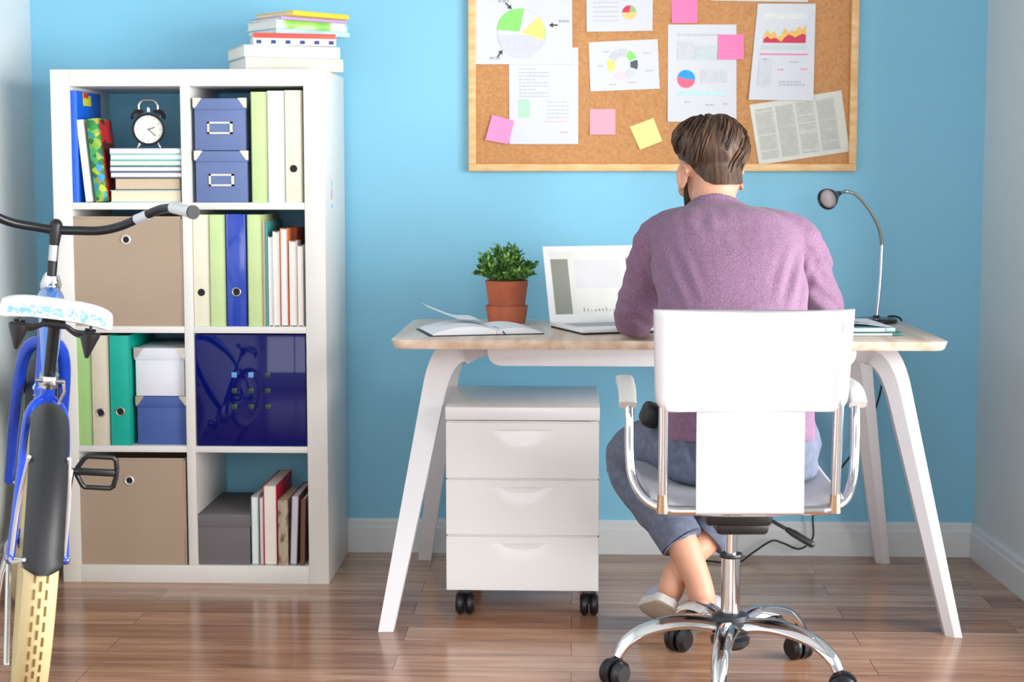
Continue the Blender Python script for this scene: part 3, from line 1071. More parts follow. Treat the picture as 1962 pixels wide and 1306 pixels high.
for k, (a, b, c, m) in enumerate(((0.18, 0.57, 0.25, 'r'), (0.6, 0.595, 0.75, 't'), (0.42, 0.675, 0.51, 'r'), (0.78, 0.67, 0.90, 'r'), (0.45, 0.80, 0.8, 't'), (0.45, 0.83, 0.86, 't'))):
    s.scribble(a, b, c, ink('rose_text', (224, 150, 180)) if m == 'r' else TXT, 0.014, 130 + k)
s.done('printed_text')
# newspaper cutting
news = mat('newsprint', (216, 217, 208), 0.8, var=(30, 0.03))
s = Sheet('newspaper_clipping', 'grey newspaper page pinned aslant at the lower right of the cork board', 'newspaper',
          [(1436, 201), (1612, 173), (1628, 290), (1454, 316)], y=-0.0137, m=news, curl=0.002)
nt_ = ink('news_text', (184, 187, 180))
for c in range(4):
    rnd = random.Random(40 + c)
    for k in range(26):
        if rnd.random() < 0.1:
            continue
        u0 = 0.05 + c * 0.222
        s.poly([(u0, 0.10 + k * 0.032), (u0 + 0.19 * rnd.uniform(0.7, 1), 0.10 + k * 0.032), (u0 + 0.19, 0.118 + k * 0.032), (u0, 0.118 + k * 0.032)], nt_)
    s.rect(0.045 + c * 0.222, 0.09, 0.24 + c * 0.222, 0.93, ink('news_grey_%d' % (c % 2), (205 - 5 * (c % 2), 207 - 5 * (c % 2), 200 - 5 * (c % 2))), 0.0007)
s.done('text_columns')
# sticky notes
pinkn, rosen, yeln = mat('hot_pink_note', (252, 128, 182), 0.7), mat('salmon_note', (250, 168, 186), 0.7), mat('lemon_note', (232, 240, 150), 0.7)
orch = mat('orchid_note', (252, 150, 202), 0.7)
for lab, q, m, y in (
        ('orchid pink sticky note overlapping the lower left corner of the portrait sheet', [(943, 220), (985, 231), (974, 276), (930, 268)], orch, -0.0185),
        ('salmon pink sticky note alone in the middle of the cork board', [(1130, 209), (1179, 209), (1179, 258), (1130, 258)], rosen, -0.0137),
        ('yellow sticky note tilted left of the man\'s head', [(1207, 243), (1252, 226), (1269, 270), (1226, 287)], yeln, -0.0137),
        ('hot pink sticky note at the top edge above the blue and red pie sheet', [(1286, -3), (1336, -3), (1336, 44), (1287, 44)], pinkn, -0.0137),
        ('hot pink sticky note on the right edge of the blue and red pie sheet', [(1376, 66), (1425, 66), (1425, 114), (1376, 114)], pinkn, -0.016)):
    Sheet('sticky_note', lab, 'sticky note', q, y=y, m=m, curl=0.005)

# ---------------------------------------------------------------- desk
DX0, DX1, DY0, DY1, DZ = -0.470, 0.962, -0.857, -0.20, 0.75
desk = thing('desk', 'wooden topped desk on splayed white legs', 'desk', ((DX0 + DX1) / 2, (DY0 + DY1) / 2, 0))
dcx, dcy = (DX0 + DX1) / 2, (DY0 + DY1) / 2
dw, dd = DX1 - DX0, DY1 - DY0


def oak_top():
    m = ramp_material('oak_veneer', [(200, 170, 146), (222, 200, 180), (234, 218, 202)], nscale=2.2, scale=(11, 1.0, 14), rough=0.38, detail=8, lo=0.3, hi=0.68)
    return m


poly = []
rc = 0.035
for cx_, cy_, a_ in ((dw / 2 - rc, dd / 2 - rc, 0), (-dw / 2 + rc, dd / 2 - rc, 90), (-dw / 2 + rc, -dd / 2 + rc, 180), (dw / 2 - rc, -dd / 2 + rc, 270)):
    for k in range(7):
        t = R(a_ + 15 * k)
        poly.append((cx_ + rc * math.cos(t), cy_ + rc * math.sin(t)))
tp = MB()
rings = []
for z, ins in ((DZ - 0.024, 0.010), (DZ - 0.020, 0.006), (DZ - 0.004, 0.001), (DZ - 0.001, 0.0), (DZ, 0.0015)):
    rings.append([(x * (1 - 2 * ins / dw), y * (1 - 2 * ins / dd), z) for x, y in poly])
tp.rings(rings)
tp.build('tabletop', oak_top(), desk)
deskwhite = mat('white_painted_wood', (222, 222, 226), 0.4, var=(8, 0.012))
# shallow apron drawer with rounded lower corners
ax0, ax1 = at(934, 690, -0.70).x - dcx, at(1641, 690, -0.70).x - dcx
pr = [(ax0, 0), (ax1, 0)]
hA = 0.060
for cx_, a_ in ((ax1 - 0.035, 0), (ax0 + 0.035, -90)):
    for k in range(7):
        t = R(a_ - 15 * k)
        pr.append((cx_ + 0.035 * math.cos(t), -hA + 0.035 + 0.035 * math.sin(t)))
MB().prism(pr, 0.40, Matrix.Translation((0, -0.70 - dcy + 0.40, DZ - 0.0235)) @ Matrix.Rotation(R(90), 4, 'X'), bev=0.002).build('apron', deskwhite, desk)
hexp = [(-0.5, -0.5), (0.18, -0.5), (0.5, 0.0), (0.5, 0.5), (-0.5, 0.5)]


def desk_leg(foot, bend, start, side, flip):
    """Bent leg: flat under the top, a rounded shoulder, then straight and tapering to the foot."""
    f, b, st = V(foot), V(bend), V(start)
    d1, d2 = (b - st).normalized(), (f - b).normalized()
    pts = [st, st.lerp(b, 0.35)]
    p0, p2 = b - d1 * 0.055, b + d2 * 0.12
    for k in range(9):
        t = k / 8
        pts.append(p0 * (1 - t) ** 2 + b * 2 * t * (1 - t) + p2 * t * t)
    for k in range(1, 9):
        pts.append(p2.lerp(f, k / 8))
    n = len(pts)
    sc = []
    for i in range(n):
        t = i / (n - 1)
        w_ = 0.052 if i < 2 else 0.066 - 0.018 * max(0, (t - 0.2) / 0.8)
        th = 0.045 if i < 2 else 0.078 - 0.040 * max(0, (t - 0.25) / 0.75) if t > 0.1 else 0.055
        sc.append((w_, th))
    mb = MB()
    mb.sweep(pts, [(flip * a, c) for a, c in hexp], side, sc)
    # cut flat at the floor
    for v in mb.bm.verts:
        if v.co.z < 0.03 and v.co.z < f.z + 0.03:
            pass
    bmesh.ops.bevel(mb.bm, geom=list(mb.bm.edges), offset=0.0, segments=1) if False else None
    ret = bmesh.ops.bisect_plane(mb.bm, geom=list(mb.bm.verts) + list(mb.bm.edges) + list(mb.bm.faces), plane_co=(0, 0, 0), plane_no=(0, 0, -1), clear_outer=True)
    bmesh.ops.holes_fill(mb.bm, edges=[e for e in mb.bm.edges if e.is_boundary])
    return mb.build('leg', deskwhite, desk, angle=25)


LZ = DZ - 0.045
for s_, fx, bx, sx_ in ((-1, -0.483, -0.350, -0.215), (1, 0.980, 0.845, 0.70)):
    desk_leg((fx - dcx - s_ * -0.012 - s_ * 0.012, -0.905 - dcy, -0.02), (bx - dcx, -0.66 - dcy, LZ), (sx_ - dcx, -0.58 - dcy, LZ), (0, 1, 0), -s_)
for s_, fx, bx, sx_ in ((-1, -0.455, -0.345, -0.22), (1, 0.950, 0.815, 0.70)):
    desk_leg((fx - dcx, -0.085 - dcy, -0.02), (bx - dcx, -0.32 - dcy, LZ), (sx_ - dcx, -0.40 - dcy, LZ), (0, 1, 0), -s_)
for s_ in (-1, 1):
    x = -0.25 if s_ < 0 else 0.745
    MB().span((x - 0.03 - dcx, -0.62 - dcy, DZ - 0.0665), (x + 0.03 - dcx, -0.36 - dcy, DZ - 0.0245), 0.004).build('support_block', deskwhite, desk)

# ---------------------------------------------------------------- drawer pedestal on castors
DU = thing('drawer_unit', 'white three drawer pedestal on castors under the left of the desk', 'drawer unit', (-0.131, -0.772, 0))
uw, ud = 0.405, 0.455
MB().span((-uw / 2 + 0.003, 0.004, 0.078), (uw / 2 - 0.003, ud - 0.004, 0.528), 0.001).build('carcass', WHITE, DU)
MB().span((-uw / 2 - 0.001, -0.004, 0.531), (uw / 2 + 0.001, ud, 0.5655), 0.002).build('top_panel', WHITE, DU)
GAP = 0.004
zz = [0.0735, 0.2235, 0.3755, 0.5285]
for k in range(3):
    z0, z1 = zz[k], zz[k + 1] - GAP
    hw = 0.078
    zr = z1 - 0.020
    dp = 0.0062

    def front(u, v, z0=z0, z1=z1, zr=zr):
        x = -uw / 2 + u * uw
        z = z0 + v * (z1 - z0)
        y = 0.0
        # scooped finger pull: straight upper lip, tapering sides, fading downward
        if z <= zr:
            t = (zr - z) / 0.045
            if t < 1:
                half = hw * (1 - 0.55 * t)
                e = max(0.0, 1 - (abs(x) / half) ** 4) if abs(x) < half else 0.0
                y = dp * (1 - t) * e
        return V((x, y, z))
    m = MB()
    nu = 60
    # rows chosen so that one row break sits exactly on the lip
    H_ = z1 - z0
    rows = sorted(set([0, 0.25, 0.5] + [(zr - 0.045 * j / 8 - z0) / H_ for j in range(9)] + [(zr + 0.0006 - z0) / H_, 1]))
    g = [[m.bm.verts.new(front(i / nu, r)) for r in rows] for i in range(nu + 1)]
    fs = []
    for i in range(nu):
        for j in range(len(rows) - 1):
            fs.append(m.bm.faces.new((g[i][j], g[i + 1][j], g[i + 1][j + 1], g[i][j + 1])))
    bmesh.ops.recalc_face_normals(m.bm, faces=fs)
    m.span((-uw / 2, 0.011, z0), (uw / 2, 0.018, z1))
    m.span((-uw / 2, 0.0, z0 - 0.0), (uw / 2, 0.018, z0 + 0.0004)).span((-uw / 2, 0.0, z1 - 0.0004), (uw / 2, 0.018, z1))
    m.span((-uw / 2, 0.0, z0), (-uw / 2 + 0.0004, 0.018, z1)).span((uw / 2 - 0.0004, 0.0, z0), (uw / 2, 0.018, z1))
    d_ = m.build('drawer', WHITE, DU, angle=25)
castor_b = mat('castor_plastic', (24, 25, 30), 0.35, var=(30, 0.05))
for sx_, sy in ((-0.155, 0.035), (0.178, 0.035), (-0.155, ud - 0.05), (0.178, ud - 0.05)):
    cst = MB()
    for k in (-1, 1):
        cst.cyl((sx_ + k * 0.013 - 0.0115, sy, 0.030), (sx_ + k * 0.013 + 0.0115, sy, 0.030), 0.030, 24, bev=0.007)
    cst.cyl((sx_, sy + 0.008, 0.03), (sx_, sy + 0.008, 0.079), 0.008, 12)
    cst.box((sx_, sy + 0.004, 0.062), (0.034, 0.034, 0.012), 0.004)
    cst.build('castor', castor_b, DU)

# ---------------------------------------------------------------- things on the desk
# open notebook
nbr = thing('open_notebook', 'open white paged notebook with a black cover and one page lifting, left on the desk', 'notebook', (-0.200, -0.716, DZ), (0, 0, R(15)))
MB().span((-0.182, 0, 0), (0.130, 0.215, 0.0025), 0.001).build('cover', mat('black_leatherette', (30, 33, 40), 0.45), nbr)
nbp = mat('notebook_paper', (236, 238, 244), 0.75, var=(6, 0.01))
for s_, L, z0 in ((-1, 0.174, 0.024), (1, 0.126, 0.018)):
    pts = []
    n = 14
    top = [(s_ * L * k / n, 0.004 + z0 * math.sin(PI * min(1, (k / n) * 0.95 + 0.05)) ** 0.6 * (1 - 0.35 * k / n)) for k in range(n + 1)]
    m = MB()
    rg = [[V((x, y, z)) for x, z in top] + [V((s_ * L * 0.99, y, 0.0026)), V((0.001 * s_, y, 0.0026))] for y in (0.004, 0.211)]
    m.rings(rg)
    m.build('page_block', nbp, nbr, angle=40)
tp_ = cr_spline([(0.0, 0.014), (-0.03, 0.032), (-0.08, 0.036), (-0.125, 0.052), (-0.165, 0.069)], 5)
m = MB()
m.grid(len(tp_) - 1, 4, lambda u, v: V((tp_[round(u * (len(tp_) - 1))][0], 0.10 + 0.10 * v + 0.02 * u, tp_[round(u * (len(tp_) - 1))][1] + 0.004 * v)), thick=0.0004)
m.build('lifted_page', nbp, nbr)
m = MB()
for k in range(5):
    m.box((-0.15 + k * 0.006, 0.04, 0.0135), (0.004, 0.002, 0.0006))
m.build('handwriting', ink('pencil', (150, 156, 170)), nbr, smooth=False)
MB().tube(cr_spline([(0.012, 0.1, 0.014), (0.016, 0.02, 0.013), (0.018, -0.003, 0.006), (0.022, -0.012, 0.001)], 6), 0.0016, 8).build('ribbon', mat('navy_ribbon', (40, 60, 110), 0.6), nbr)

# potted plant
terr = ramp_material('terracotta', [(178, 92, 62), (204, 116, 82)], nscale=9, rough=0.75, bump=0.05)
ppos = at(971, 616, -0.33)
pot = thing('potted_plant', 'small bushy green plant in a terracotta pot', 'plant', (ppos.x, -0.33, DZ))
MB().lathe([(0.0, 0), (0.053, 0.0), (0.054, 0.004), (0.0605, 0.044), (0.0612, 0.050), (0.058, 0.0505), (0.054, 0.030), (0.0, 0.028)], 40, caps=False).build('saucer_pot', terr, pot)
MB().lathe([(0.0, 0.0305), (0.049, 0.0305), (0.0505, 0.036), (0.0615, 0.118), (0.0625, 0.122), (0.060, 0.1235), (0.0575, 0.118), (0.0565, 0.108), (0.0, 0.108)], 40, caps=False).build('pot', terr, pot)
MB().lathe([(0.0, 0.113), (0.03, 0.114), (0.056, 0.110)], 24, caps=False).build('soil', mat('dark_soil', (46, 34, 26), 0.95, var=(90, 0.3), bump=(200, 0.8)), pot)
rnd = random.Random(5)
fol, st = MB(), MB()
for k in range(95):
    th, rr = rnd.uniform(0, 2 * PI), math.sqrt(rnd.random())
    el = rr * R(80)
    d = V((math.sin(el) * math.cos(th), math.sin(el) * math.sin(th), math.cos(el)))
    base = V((0.03 * rr * math.cos(th), 0.03 * rr * math.sin(th), 0.112))
    ln = (0.086 + 0.020 * rnd.random()) * (1.0 - 0.26 * max(0, (el - R(40)) / R(40)))
    tip = base + V((d.x * ln * 0.80, d.y * ln * 0.80, d.z * ln * 0.95 + 0.014))
    if tip.z < 0.130:
        tip.z = 0.130 + rnd.random() * 0.014
    st.tube([base, base.lerp(tip, 0.5) + V((0, 0, 0.006)), tip], [0.0015, 0.0012, 0.0008], 5)
    for j in range(15):
        t = 0.35 + 0.65 * j / 14
        c = base.lerp(tip, t) + V((0, 0, 0.006 * math.sin(PI * t)))
        a = rnd.uniform(0, 2 * PI)
        sd = V((math.cos(a), math.sin(a), rnd.uniform(-0.2, 0.7))) + d * 0.8
        sd.normalize()
        lw, ll = rnd.uniform(0.0042, 0.006), rnd.uniform(0.014, 0.02)
        up = sd.cross(V((rnd.uniform(-1, 1), rnd.uniform(-1, 1), rnd.uniform(-1, 1)))).normalized()
        nn = sd.cross(up)
        P = [c, c + sd * ll * 0.45 + up * lw + nn * 0.0015, c + sd * ll, c + sd * ll * 0.45 - up * lw + nn * 0.0015, c + sd * ll * 0.5 - nn * 0.001]
        vs = [fol.bm.verts.new(p) for p in P]
        mi = 0 if rnd.random() < 0.6 else 1
        for tri in ((0, 1, 4), (1, 2, 4), (2, 3, 4), (3, 0, 4)):
            f = fol.bm.faces.new([vs[i] for i in tri])
            f.material_index = mi
leafa = mat('leaf_green', (62, 116, 48), 0.45, var=(50, 0.25))
leafb = mat('leaf_lime', (136, 176, 84), 0.45, var=(50, 0.2))
fol.build('foliage', [leafa, leafb], pot, smooth=False, fix=False)
st.build('stems', mat('stem_green', (96, 112, 52), 0.6), pot)

# laptop
lap = thing('laptop', 'open white laptop turned towards the man', 'laptop', (0.026, -0.704, DZ), (0, 0, R(21.5)))
LW, LD = 0.355, 0.245
lapw = mat('white_laptop_shell', (238, 239, 240), 0.3, var=(6, 0.008))
MB().span((0.002, 0.002, 0), (LW - 0.002, LD - 0.002, 0.006), 0.003).build('base_bottom', mat('dark_laptop_underside', (34, 36, 38), 0.5), lap)
MB().span((0, 0, 0.005), (LW, LD, 0.0145), 0.003).build('base', lapw, lap)
keys = MB()
for r_ in range(5):
    nk = 14
    for c_ in range(nk):
        if r_ == 0 and 3 < c_ < 9:
            if c_ == 4:
                keys.box((0.03 + 6.0 * 0.0228, 0.095, 0.0152), (0.105, 0.0155, 0.002), 0.0006)
            continue
        keys.box((0.030 + c_ * 0.0228, 0.095 + r_ * 0.0195, 0.0152), (0.0195, 0.0155, 0.002), 0.0006)
keys.build('keyboard', mat('grey_keys', (176, 186, 196), 0.5), lap)
MB().span((LW / 2 - 0.045, 0.016, 0.0143), (LW / 2 + 0.045, 0.075, 0.0149), 0.0002).build('touchpad', mat('touchpad_grey', (214, 217, 220), 0.35), lap)
tilt = R(17)
Ml = Matrix.Translation((0, LD - 0.006, 0.0145)) @ Matrix.Rotation(-tilt, 4, 'X')
LH = 0.220


def lidmb(a, b, bev=0.0):
    m_ = MB()
    m_.span(a, b, bev)
    bmesh.ops.transform(m_.bm, matrix=Ml, verts=m_.bm.verts)
    return m_


lid = lidmb((0, 0, 0), (LW, 0.007, LH), 0.003).build('lid', lapw, lap)
scr = {'x0': 0.017, 'x1': LW - 0.017, 'z0': 0.022, 'z1': LH - 0.017}
sw, sh_ = scr['x1'] - scr['x0'], scr['z1'] - scr['z0']


def spart(u0, v0, u1, v1, y):
    return lidmb((scr['x0'] + u0 * sw, -y, scr['z0'] + v0 * sh_), (scr['x0'] + u1 * sw, -y + 0.0004, scr['z0'] + v1 * sh_))


spart(0, 0, 1, 1, 0.0004).build('screen', mat('lit_screen_white', (214, 215, 211), 0.3, emit=0.12), lid, smooth=False)
sg = mat('lit_screen_grey', (134, 138, 128), 0.3, emit=0.1)
m = spart(0.005, 0.0, 0.165, 0.88, 0.0008)
m2 = spart(0.72, 0.0, 0.995, 0.88, 0.0008)
m.build('screen_sidebar', sg, lid, smooth=False)
m2.build('screen_sidebar', sg, lid, smooth=False)
spart(0.225, 0.40, 0.66, 0.86, 0.0008).build('screen_panel', mat('lit_screen_pale', (206, 207, 210), 0.3, emit=0.12), lid, smooth=False)
m = MB()
rnd = random.Random(8)
for k in range(9):
    a = 0.27 + k * 0.035
    t_ = lidmb((scr['x0'] + a * sw, -0.0009, scr['z0'] + 0.035 * sh_), (scr['x0'] + (a + rnd.uniform(0.008, 0.02)) * sw, -0.0005, scr['z0'] + rnd.uniform(0.05, 0.1) * sh_))
    tmp = bpy.data.meshes.new('t')
    t_.bm.to_mesh(tmp)
    t_.bm.free()
    m.bm.from_mesh(tmp)
    bpy.data.meshes.remove(tmp)
m.build('screen_marks', mat('lit_screen_dark', (150, 150, 142), 0.3, emit=0.08), lid, smooth=False)
MB().tube([(0.03, LD - 0.004, 0.0145), (LW - 0.03, LD - 0.004, 0.0145)], 0.0045, 10).build('hinge', lapw, lap)

# desk lamp
LY = -0.285
lb = at(1679, 612, LY)
lamp = thing('desk_lamp', 'thin chrome gooseneck desk lamp with a black head', 'lamp', (lb.x, LY, DZ))
MB().lathe([(0.0, 0), (0.058, 0.0), (0.060, 0.003), (0.060, 0.009), (0.056, 0.013), (0.012, 0.016), (0.008, 0.022), (0.0, 0.022)], 40, caps=False).build('base', mat('lamp_black', (20, 24, 32), 0.3, coat=0.3), lamp)


def lpt(px, py, y=LY):
    return at(px, py, y) - V((lb.x, LY, DZ))


rod = [(0, 0, 0.02), lpt(1686, 540), lpt(1690, 470)]
MB().tube(cr_spline(rod, 8), 0.0052, 12).build('rod', CHROME, lamp)
neck = cr_spline([lpt(1690, 470), lpt(1685, 440), lpt(1672, 412), lpt(1655, 388), lpt(1638, 372), lpt(1622, 367), lpt(1606, 371, LY - 0.01)], 14)
n = len(neck)
MB().tube(neck, [0.0046 + 0.0005 * (i % 2) for i in range(n)], 10).build('gooseneck', mat('gooseneck_steel', (170, 168, 160), 0.25, 1.0), lamp)
hp = V(neck[-1])
ax = V((-0.60, -0.72, -0.24)).normalized()
rotm = ax.to_track_quat('Z', 'Y').to_matrix().to_4x4()
Mh = Matrix.Translation(hp - ax * 0.006) @ rotm
hd_ = MB().lathe([(0.0, 0.0), (0.007, 0.0), (0.009, 0.006), (0.0095, 0.016), (0.015, 0.028), (0.026, 0.050), (0.031, 0.066), (0.0305, 0.07), (0.0285, 0.066), (0.022, 0.048), (0.0, 0.04)], 32, Mh, caps=False).build('lamp_head', mat('lamp_black', (20, 24, 32), 0.3), lamp)
MB().lathe([(0.0, 0.056), (0.0265, 0.056), (0.0275, 0.060), (0.02, 0.0635), (0.0, 0.065)], 32, Mh, caps=False).build('lens', mat('frosted_lens', (196, 184, 188), 0.25), hd_)

# magazines and papers right of the man
teal_g = ramp_material('blue_green_print', [(20, 90, 110), (190, 220, 230), (30, 110, 120), (70, 150, 110)], nscale=7, kind='noise', detail=2, rough=0.35, lo=0.3, hi=0.7)


def end_wrap(m_):
    def f(root, mp):
        t = 0.008 if m_ is not teal_g else 0.010
        b_ = MB()
        b_.span(mp(-t / 2 - 0.0002, -0.0008, 0.18 - 0.026), mp(t / 2 + 0.0002, 0.21, 0.181), 0.002)
        o = b_.build('spine', m_, root)
    return f


book('magazine', 'white booklet with a green spine at the bottom of the pile right of the man', 'magazine', (0.784, -0.70, DZ), 0.008, 0.22, 0.18,
     mat('green_booklet_cover', (52, 120, 106), 0.4), nbp, flat=True, rotz=R(4), fore=True, board=0.0012, decor=end_wrap(mat('green_booklet_cover', (52, 120, 106), 0.4)))
book('magazine', 'blue and teal printed magazine in the middle of the pile right of the man', 'magazine', (0.770, -0.675, DZ + 0.0085), 0.010, 0.2, 0.18,
     teal_g, nbp, flat=True, rotz=R(8), fore=True, board=0.0012, decor=end_wrap(teal_g))
mg = thing('folded_paper', 'white paper with navy stripes curling on top of the magazine pile', 'leaflet', (0.752, -0.665, DZ + 0.0192), (0, 0, R(10)))
m = MB()
m.grid(14, 10, lambda u, v: V((-0.11 + 0.215 * u, 0.2 * v, 0.001 + 0.010 * math.sin(PI * u) ** 2 * (1 - v * 0.5) + 0.006 * v * u)), thick=0.0006)
m.build('sheet', nbp, mg)
m = MB()
for k in range(3):
    u0 = 0.12 + 0.14 * k
    m.grid(8, 1, lambda u, v, u0=u0: (lambda uu, vv: V((-0.11 + 0.215 * uu, 0.2 * vv, 0.0022 + 0.010 * math.sin(PI * uu) ** 2 * (1 - vv * 0.5) + 0.006 * vv * uu)))(u0 + 0.3 * (1 - u) + 0.035 * v, 0.05 + 0.8 * u), thick=0.0003)
m.build('printed_stripes', mat('navy_ink', (36, 74, 120), 0.5), mg, smooth=False)

# power cord: down from the desk, along the skirting, across the floor
cord = []
for px, py, y in ((1738, 627, -0.30), (1733, 612, -0.22), (1722, 606, -0.24), (1700, 608, -0.26)):
    cord.append(at(px, py, y))
c1 = [at(1702, 606, -0.235), at(1716, 606, -0.21), at(1727, 614, -0.188), at(1722, 640, -0.175), at(1702, 690, -0.15), at(1690, 735, -0.12), at(1678, 780, -0.10), at(1645, 850, -0.06), at(1605, 905, -0.05), at(1575, 945, -0.05), at(1558, 985, -0.05),
      at(1557, 1030, -0.06), at(1532, 1051, -0.07), at(1500, 1040, -0.06), at(1478, 1036, -0.06)]
p = at(1440, 1060, -0.07)
c1 += [V((p.x, p.y, max(p.z, 0.012))), V((0.50, -0.14, 0.005)), V((0.42, -0.12, 0.005)), V((0.36, -0.10, 0.005))]
m = MB().tube(cr_spline(c1, 8), 0.0032, 8)
tag(m.build('power_cord', mat('black_cable', (24, 30, 30), 0.5), None), 'thin black cord hanging behind the desk and trailing on the floor', 'cord')


# ---------------------------------------------------------------- swivel chair
HX, HY, CROT = 0.368, -1.312, 3.0
chair = thing('office_chair', 'white leather swivel chair with chrome tube frame the man sits on', 'chair', (HX, HY, 0), (0, 0, R(CROT)))
leather = mat('white_leather', (184, 185, 191), 0.42, var=(9, 0.01), bump=(260, 0.06))
armw = mat('white_arm_pad', (212, 211, 208), 0.35)
# star base
flat = [(-1, -0.15), (-0.75, 0.55), (-0.3, 0.95), (0.3, 0.95), (0.75, 0.55), (1, -0.15), (0.7, -0.6), (-0.7, -0.6)]
for k in range(5):
    a = R(187 - 72 * k - CROT)
    d = V((math.cos(a), math.sin(a), 0))
    path = cr_spline([(0.03, 0.132), (0.09, 0.142), (0.15, 0.138), (0.205, 0.122), (0.245, 0.094), (0.262, 0.066)], 5)
    pts = [V((d.x * r, d.y * r, z)) for r, z in path]
    n = len(pts)
    sc = [(0.028 - 0.012 * i / (n - 1), 0.021 - 0.006 * i / (n - 1)) for i in range(n)]
    lg = MB().sweep(pts, flat, (-d.y, d.x, 0), sc).build('leg', CHROME, chair, angle=50)
    ca = a + R((40, -65, 80, 20, 130)[k])
    cd_ = V((math.cos(ca), math.sin(ca), 0))
    sd = V((-cd_.y, cd_.x, 0))
    o_ = V((d.x * 0.262, d.y * 0.262, 0))
    cs = MB()
    wc = o_ + cd_ * 0.012
    for s_ in (-1, 1):
        cs.cyl(wc + sd * s_ * 0.005 + V((0, 0, 0.030)), wc + sd * s_ * 0.030 + V((0, 0, 0.030)), 0.030, 28, bev=0.009)
    # hood between the wheels
    cs.cyl(wc + sd * -0.006 + V((0, 0, 0.033)), wc + sd * 0.006 + V((0, 0, 0.033)), 0.0325, 24)
    cs.cyl(o_ + V((0, 0, 0.04)), o_ + V((0, 0, 0.068)), 0.010, 14)
    cs.build('caster', castor_b, lg)
hubm = mat('hub_plastic', (40, 44, 50), 0.4, var=(20, 0.05))
MB().lathe([(0, 0.082), (0.034, 0.082), (0.044, 0.092), (0.046, 0.104), (0.036, 0.110), (0.036, 0.118), (0.043, 0.122), (0.046, 0.15), (0.040, 0.160), (0.026, 0.166), (0.0, 0.167)], 36, caps=False).build('hub', hubm, chair)
MB().cyl((0, 0, 0.16), (0, 0, 0.296), 0.0222, 32).build('gas_column', CHROME, chair)
MB().lathe([(0, 0.294), (0.0255, 0.294), (0.027, 0.298), (0.0255, 0.303), (0.014, 0.304), (0, 0.304)], 32, caps=False).build('column_collar', BLACKP, chair)
MB().cyl((0, 0, 0.30), (0, 0, 0.41), 0.0135, 24).build('piston', CHROME, chair)
mech = MB()
mech.box((0.0, -0.01, 0.415), (0.150, 0.22, 0.050), 0.010)
mech.box((0.010, -0.03, 0.384), (0.118, 0.15, 0.034), 0.010)
mech.box((-0.005, 0.02, 0.372), (0.07, 0.08, 0.030), 0.008)
mech.cyl((0, 0, 0.352), (0, 0, 0.412), 0.022, 24)
mech.cyl((-0.055, -0.09, 0.407), (-0.02, -0.09, 0.407), 0.014, 16, bev=0.004)
mech.build('tilt_mechanism', BLACKP, chair)
lv0, lv1, lv2 = V((0.05, -0.06, 0.410)), V((0.116, -0.08, 0.374)), V((0.166, -0.095, 0.345))
lev = MB().tube([lv0, lv1], 0.0042, 10).build('height_lever', BLACKP, chair)
MB().tube([lv1, lv1.lerp(lv2, 0.15), lv1.lerp(lv2, 0.2), lv2], [0.0065, 0.0075, 0.0085, 0.0085], 14, round_ends=True).build('lever_handle', BLACKP, lev)
# tubular frame: rear rail, corners sweeping outward and forward into the arm posts, then along under the pads
TR = 0.0105
yb = -0.245


def frame_path():
    half = [(0.0, yb, 0.452), (0.13, yb, 0.452), (0.178, yb + 0.006, 0.454), (0.218, yb + 0.04, 0.470), (0.242, yb + 0.085, 0.505), (0.249, yb + 0.10, 0.56), (0.250, yb + 0.105, 0.64),
            (0.251, yb + 0.125, 0.678), (0.251, yb + 0.18, 0.690), (0.251, yb + 0.30, 0.690), (0.250, yb + 0.345, 0.682), (0.249, yb + 0.365, 0.645), (0.245, yb + 0.37, 0.55), (0.236, yb + 0.36, 0.475), (0.20, yb + 0.35, 0.447), (0.10, yb + 0.345, 0.443), (0, yb + 0.345, 0.443)]
    return half


hp_ = frame_path()
hp_ = hp_[:10]
loop = [(-x, y, z) for x, y, z in hp_[:0:-1]] + hp_
loop = cr_spline(loop, 6)
MB().tube(loop, TR, 14, round_ends=True).build('arm_frame', CHROME, chair)
for s_ in (-1, 1):
    up = cr_spline([(s_ * 0.186, yb + 0.002, 0.455), (s_ * 0.186, yb - 0.004, 0.55), (s_ * 0.187, yb - 0.012, 0.68), (s_ * 0.188, yb - 0.03, 0.865)], 8)
    MB().tube(up, TR, 14, round_ends=True).build('back_post', CHROME, chair)
    MB().cyl((s_ * 0.186, yb + 0.002, 0.448), (s_ * 0.186, yb, 0.488), 0.0135, 16, r2=0.011).build('post_socket', mat('bronzed_chrome', (196, 160, 132), 0.25, 1.0), chair)
    # pads
    pd = MB()
    pts = cr_spline([(s_ * 0.254, yb + 0.100, 0.668), (s_ * 0.253, yb + 0.125, 0.690), (s_ * 0.251, yb + 0.18, 0.700), (s_ * 0.246, yb + 0.28, 0.700), (s_ * 0.243, yb + 0.34, 0.694)], 5)
    prof = [(math.copysign(abs(math.cos(t)) ** 0.5, math.cos(t)), math.copysign(abs(math.sin(t)) ** 0.5, math.sin(t))) for t in (2 * PI * i / 20 for i in range(20))]
    pd.sweep(pts, prof, (1, 0, 0), [(0.0195, 0.013)] * len(pts))
    pd.build('arm_pad', armw, chair, angle=50)


# backrest: leather sling wrapped round the two posts
def sq(t, e):
    return math.copysign(abs(t) ** e, t)


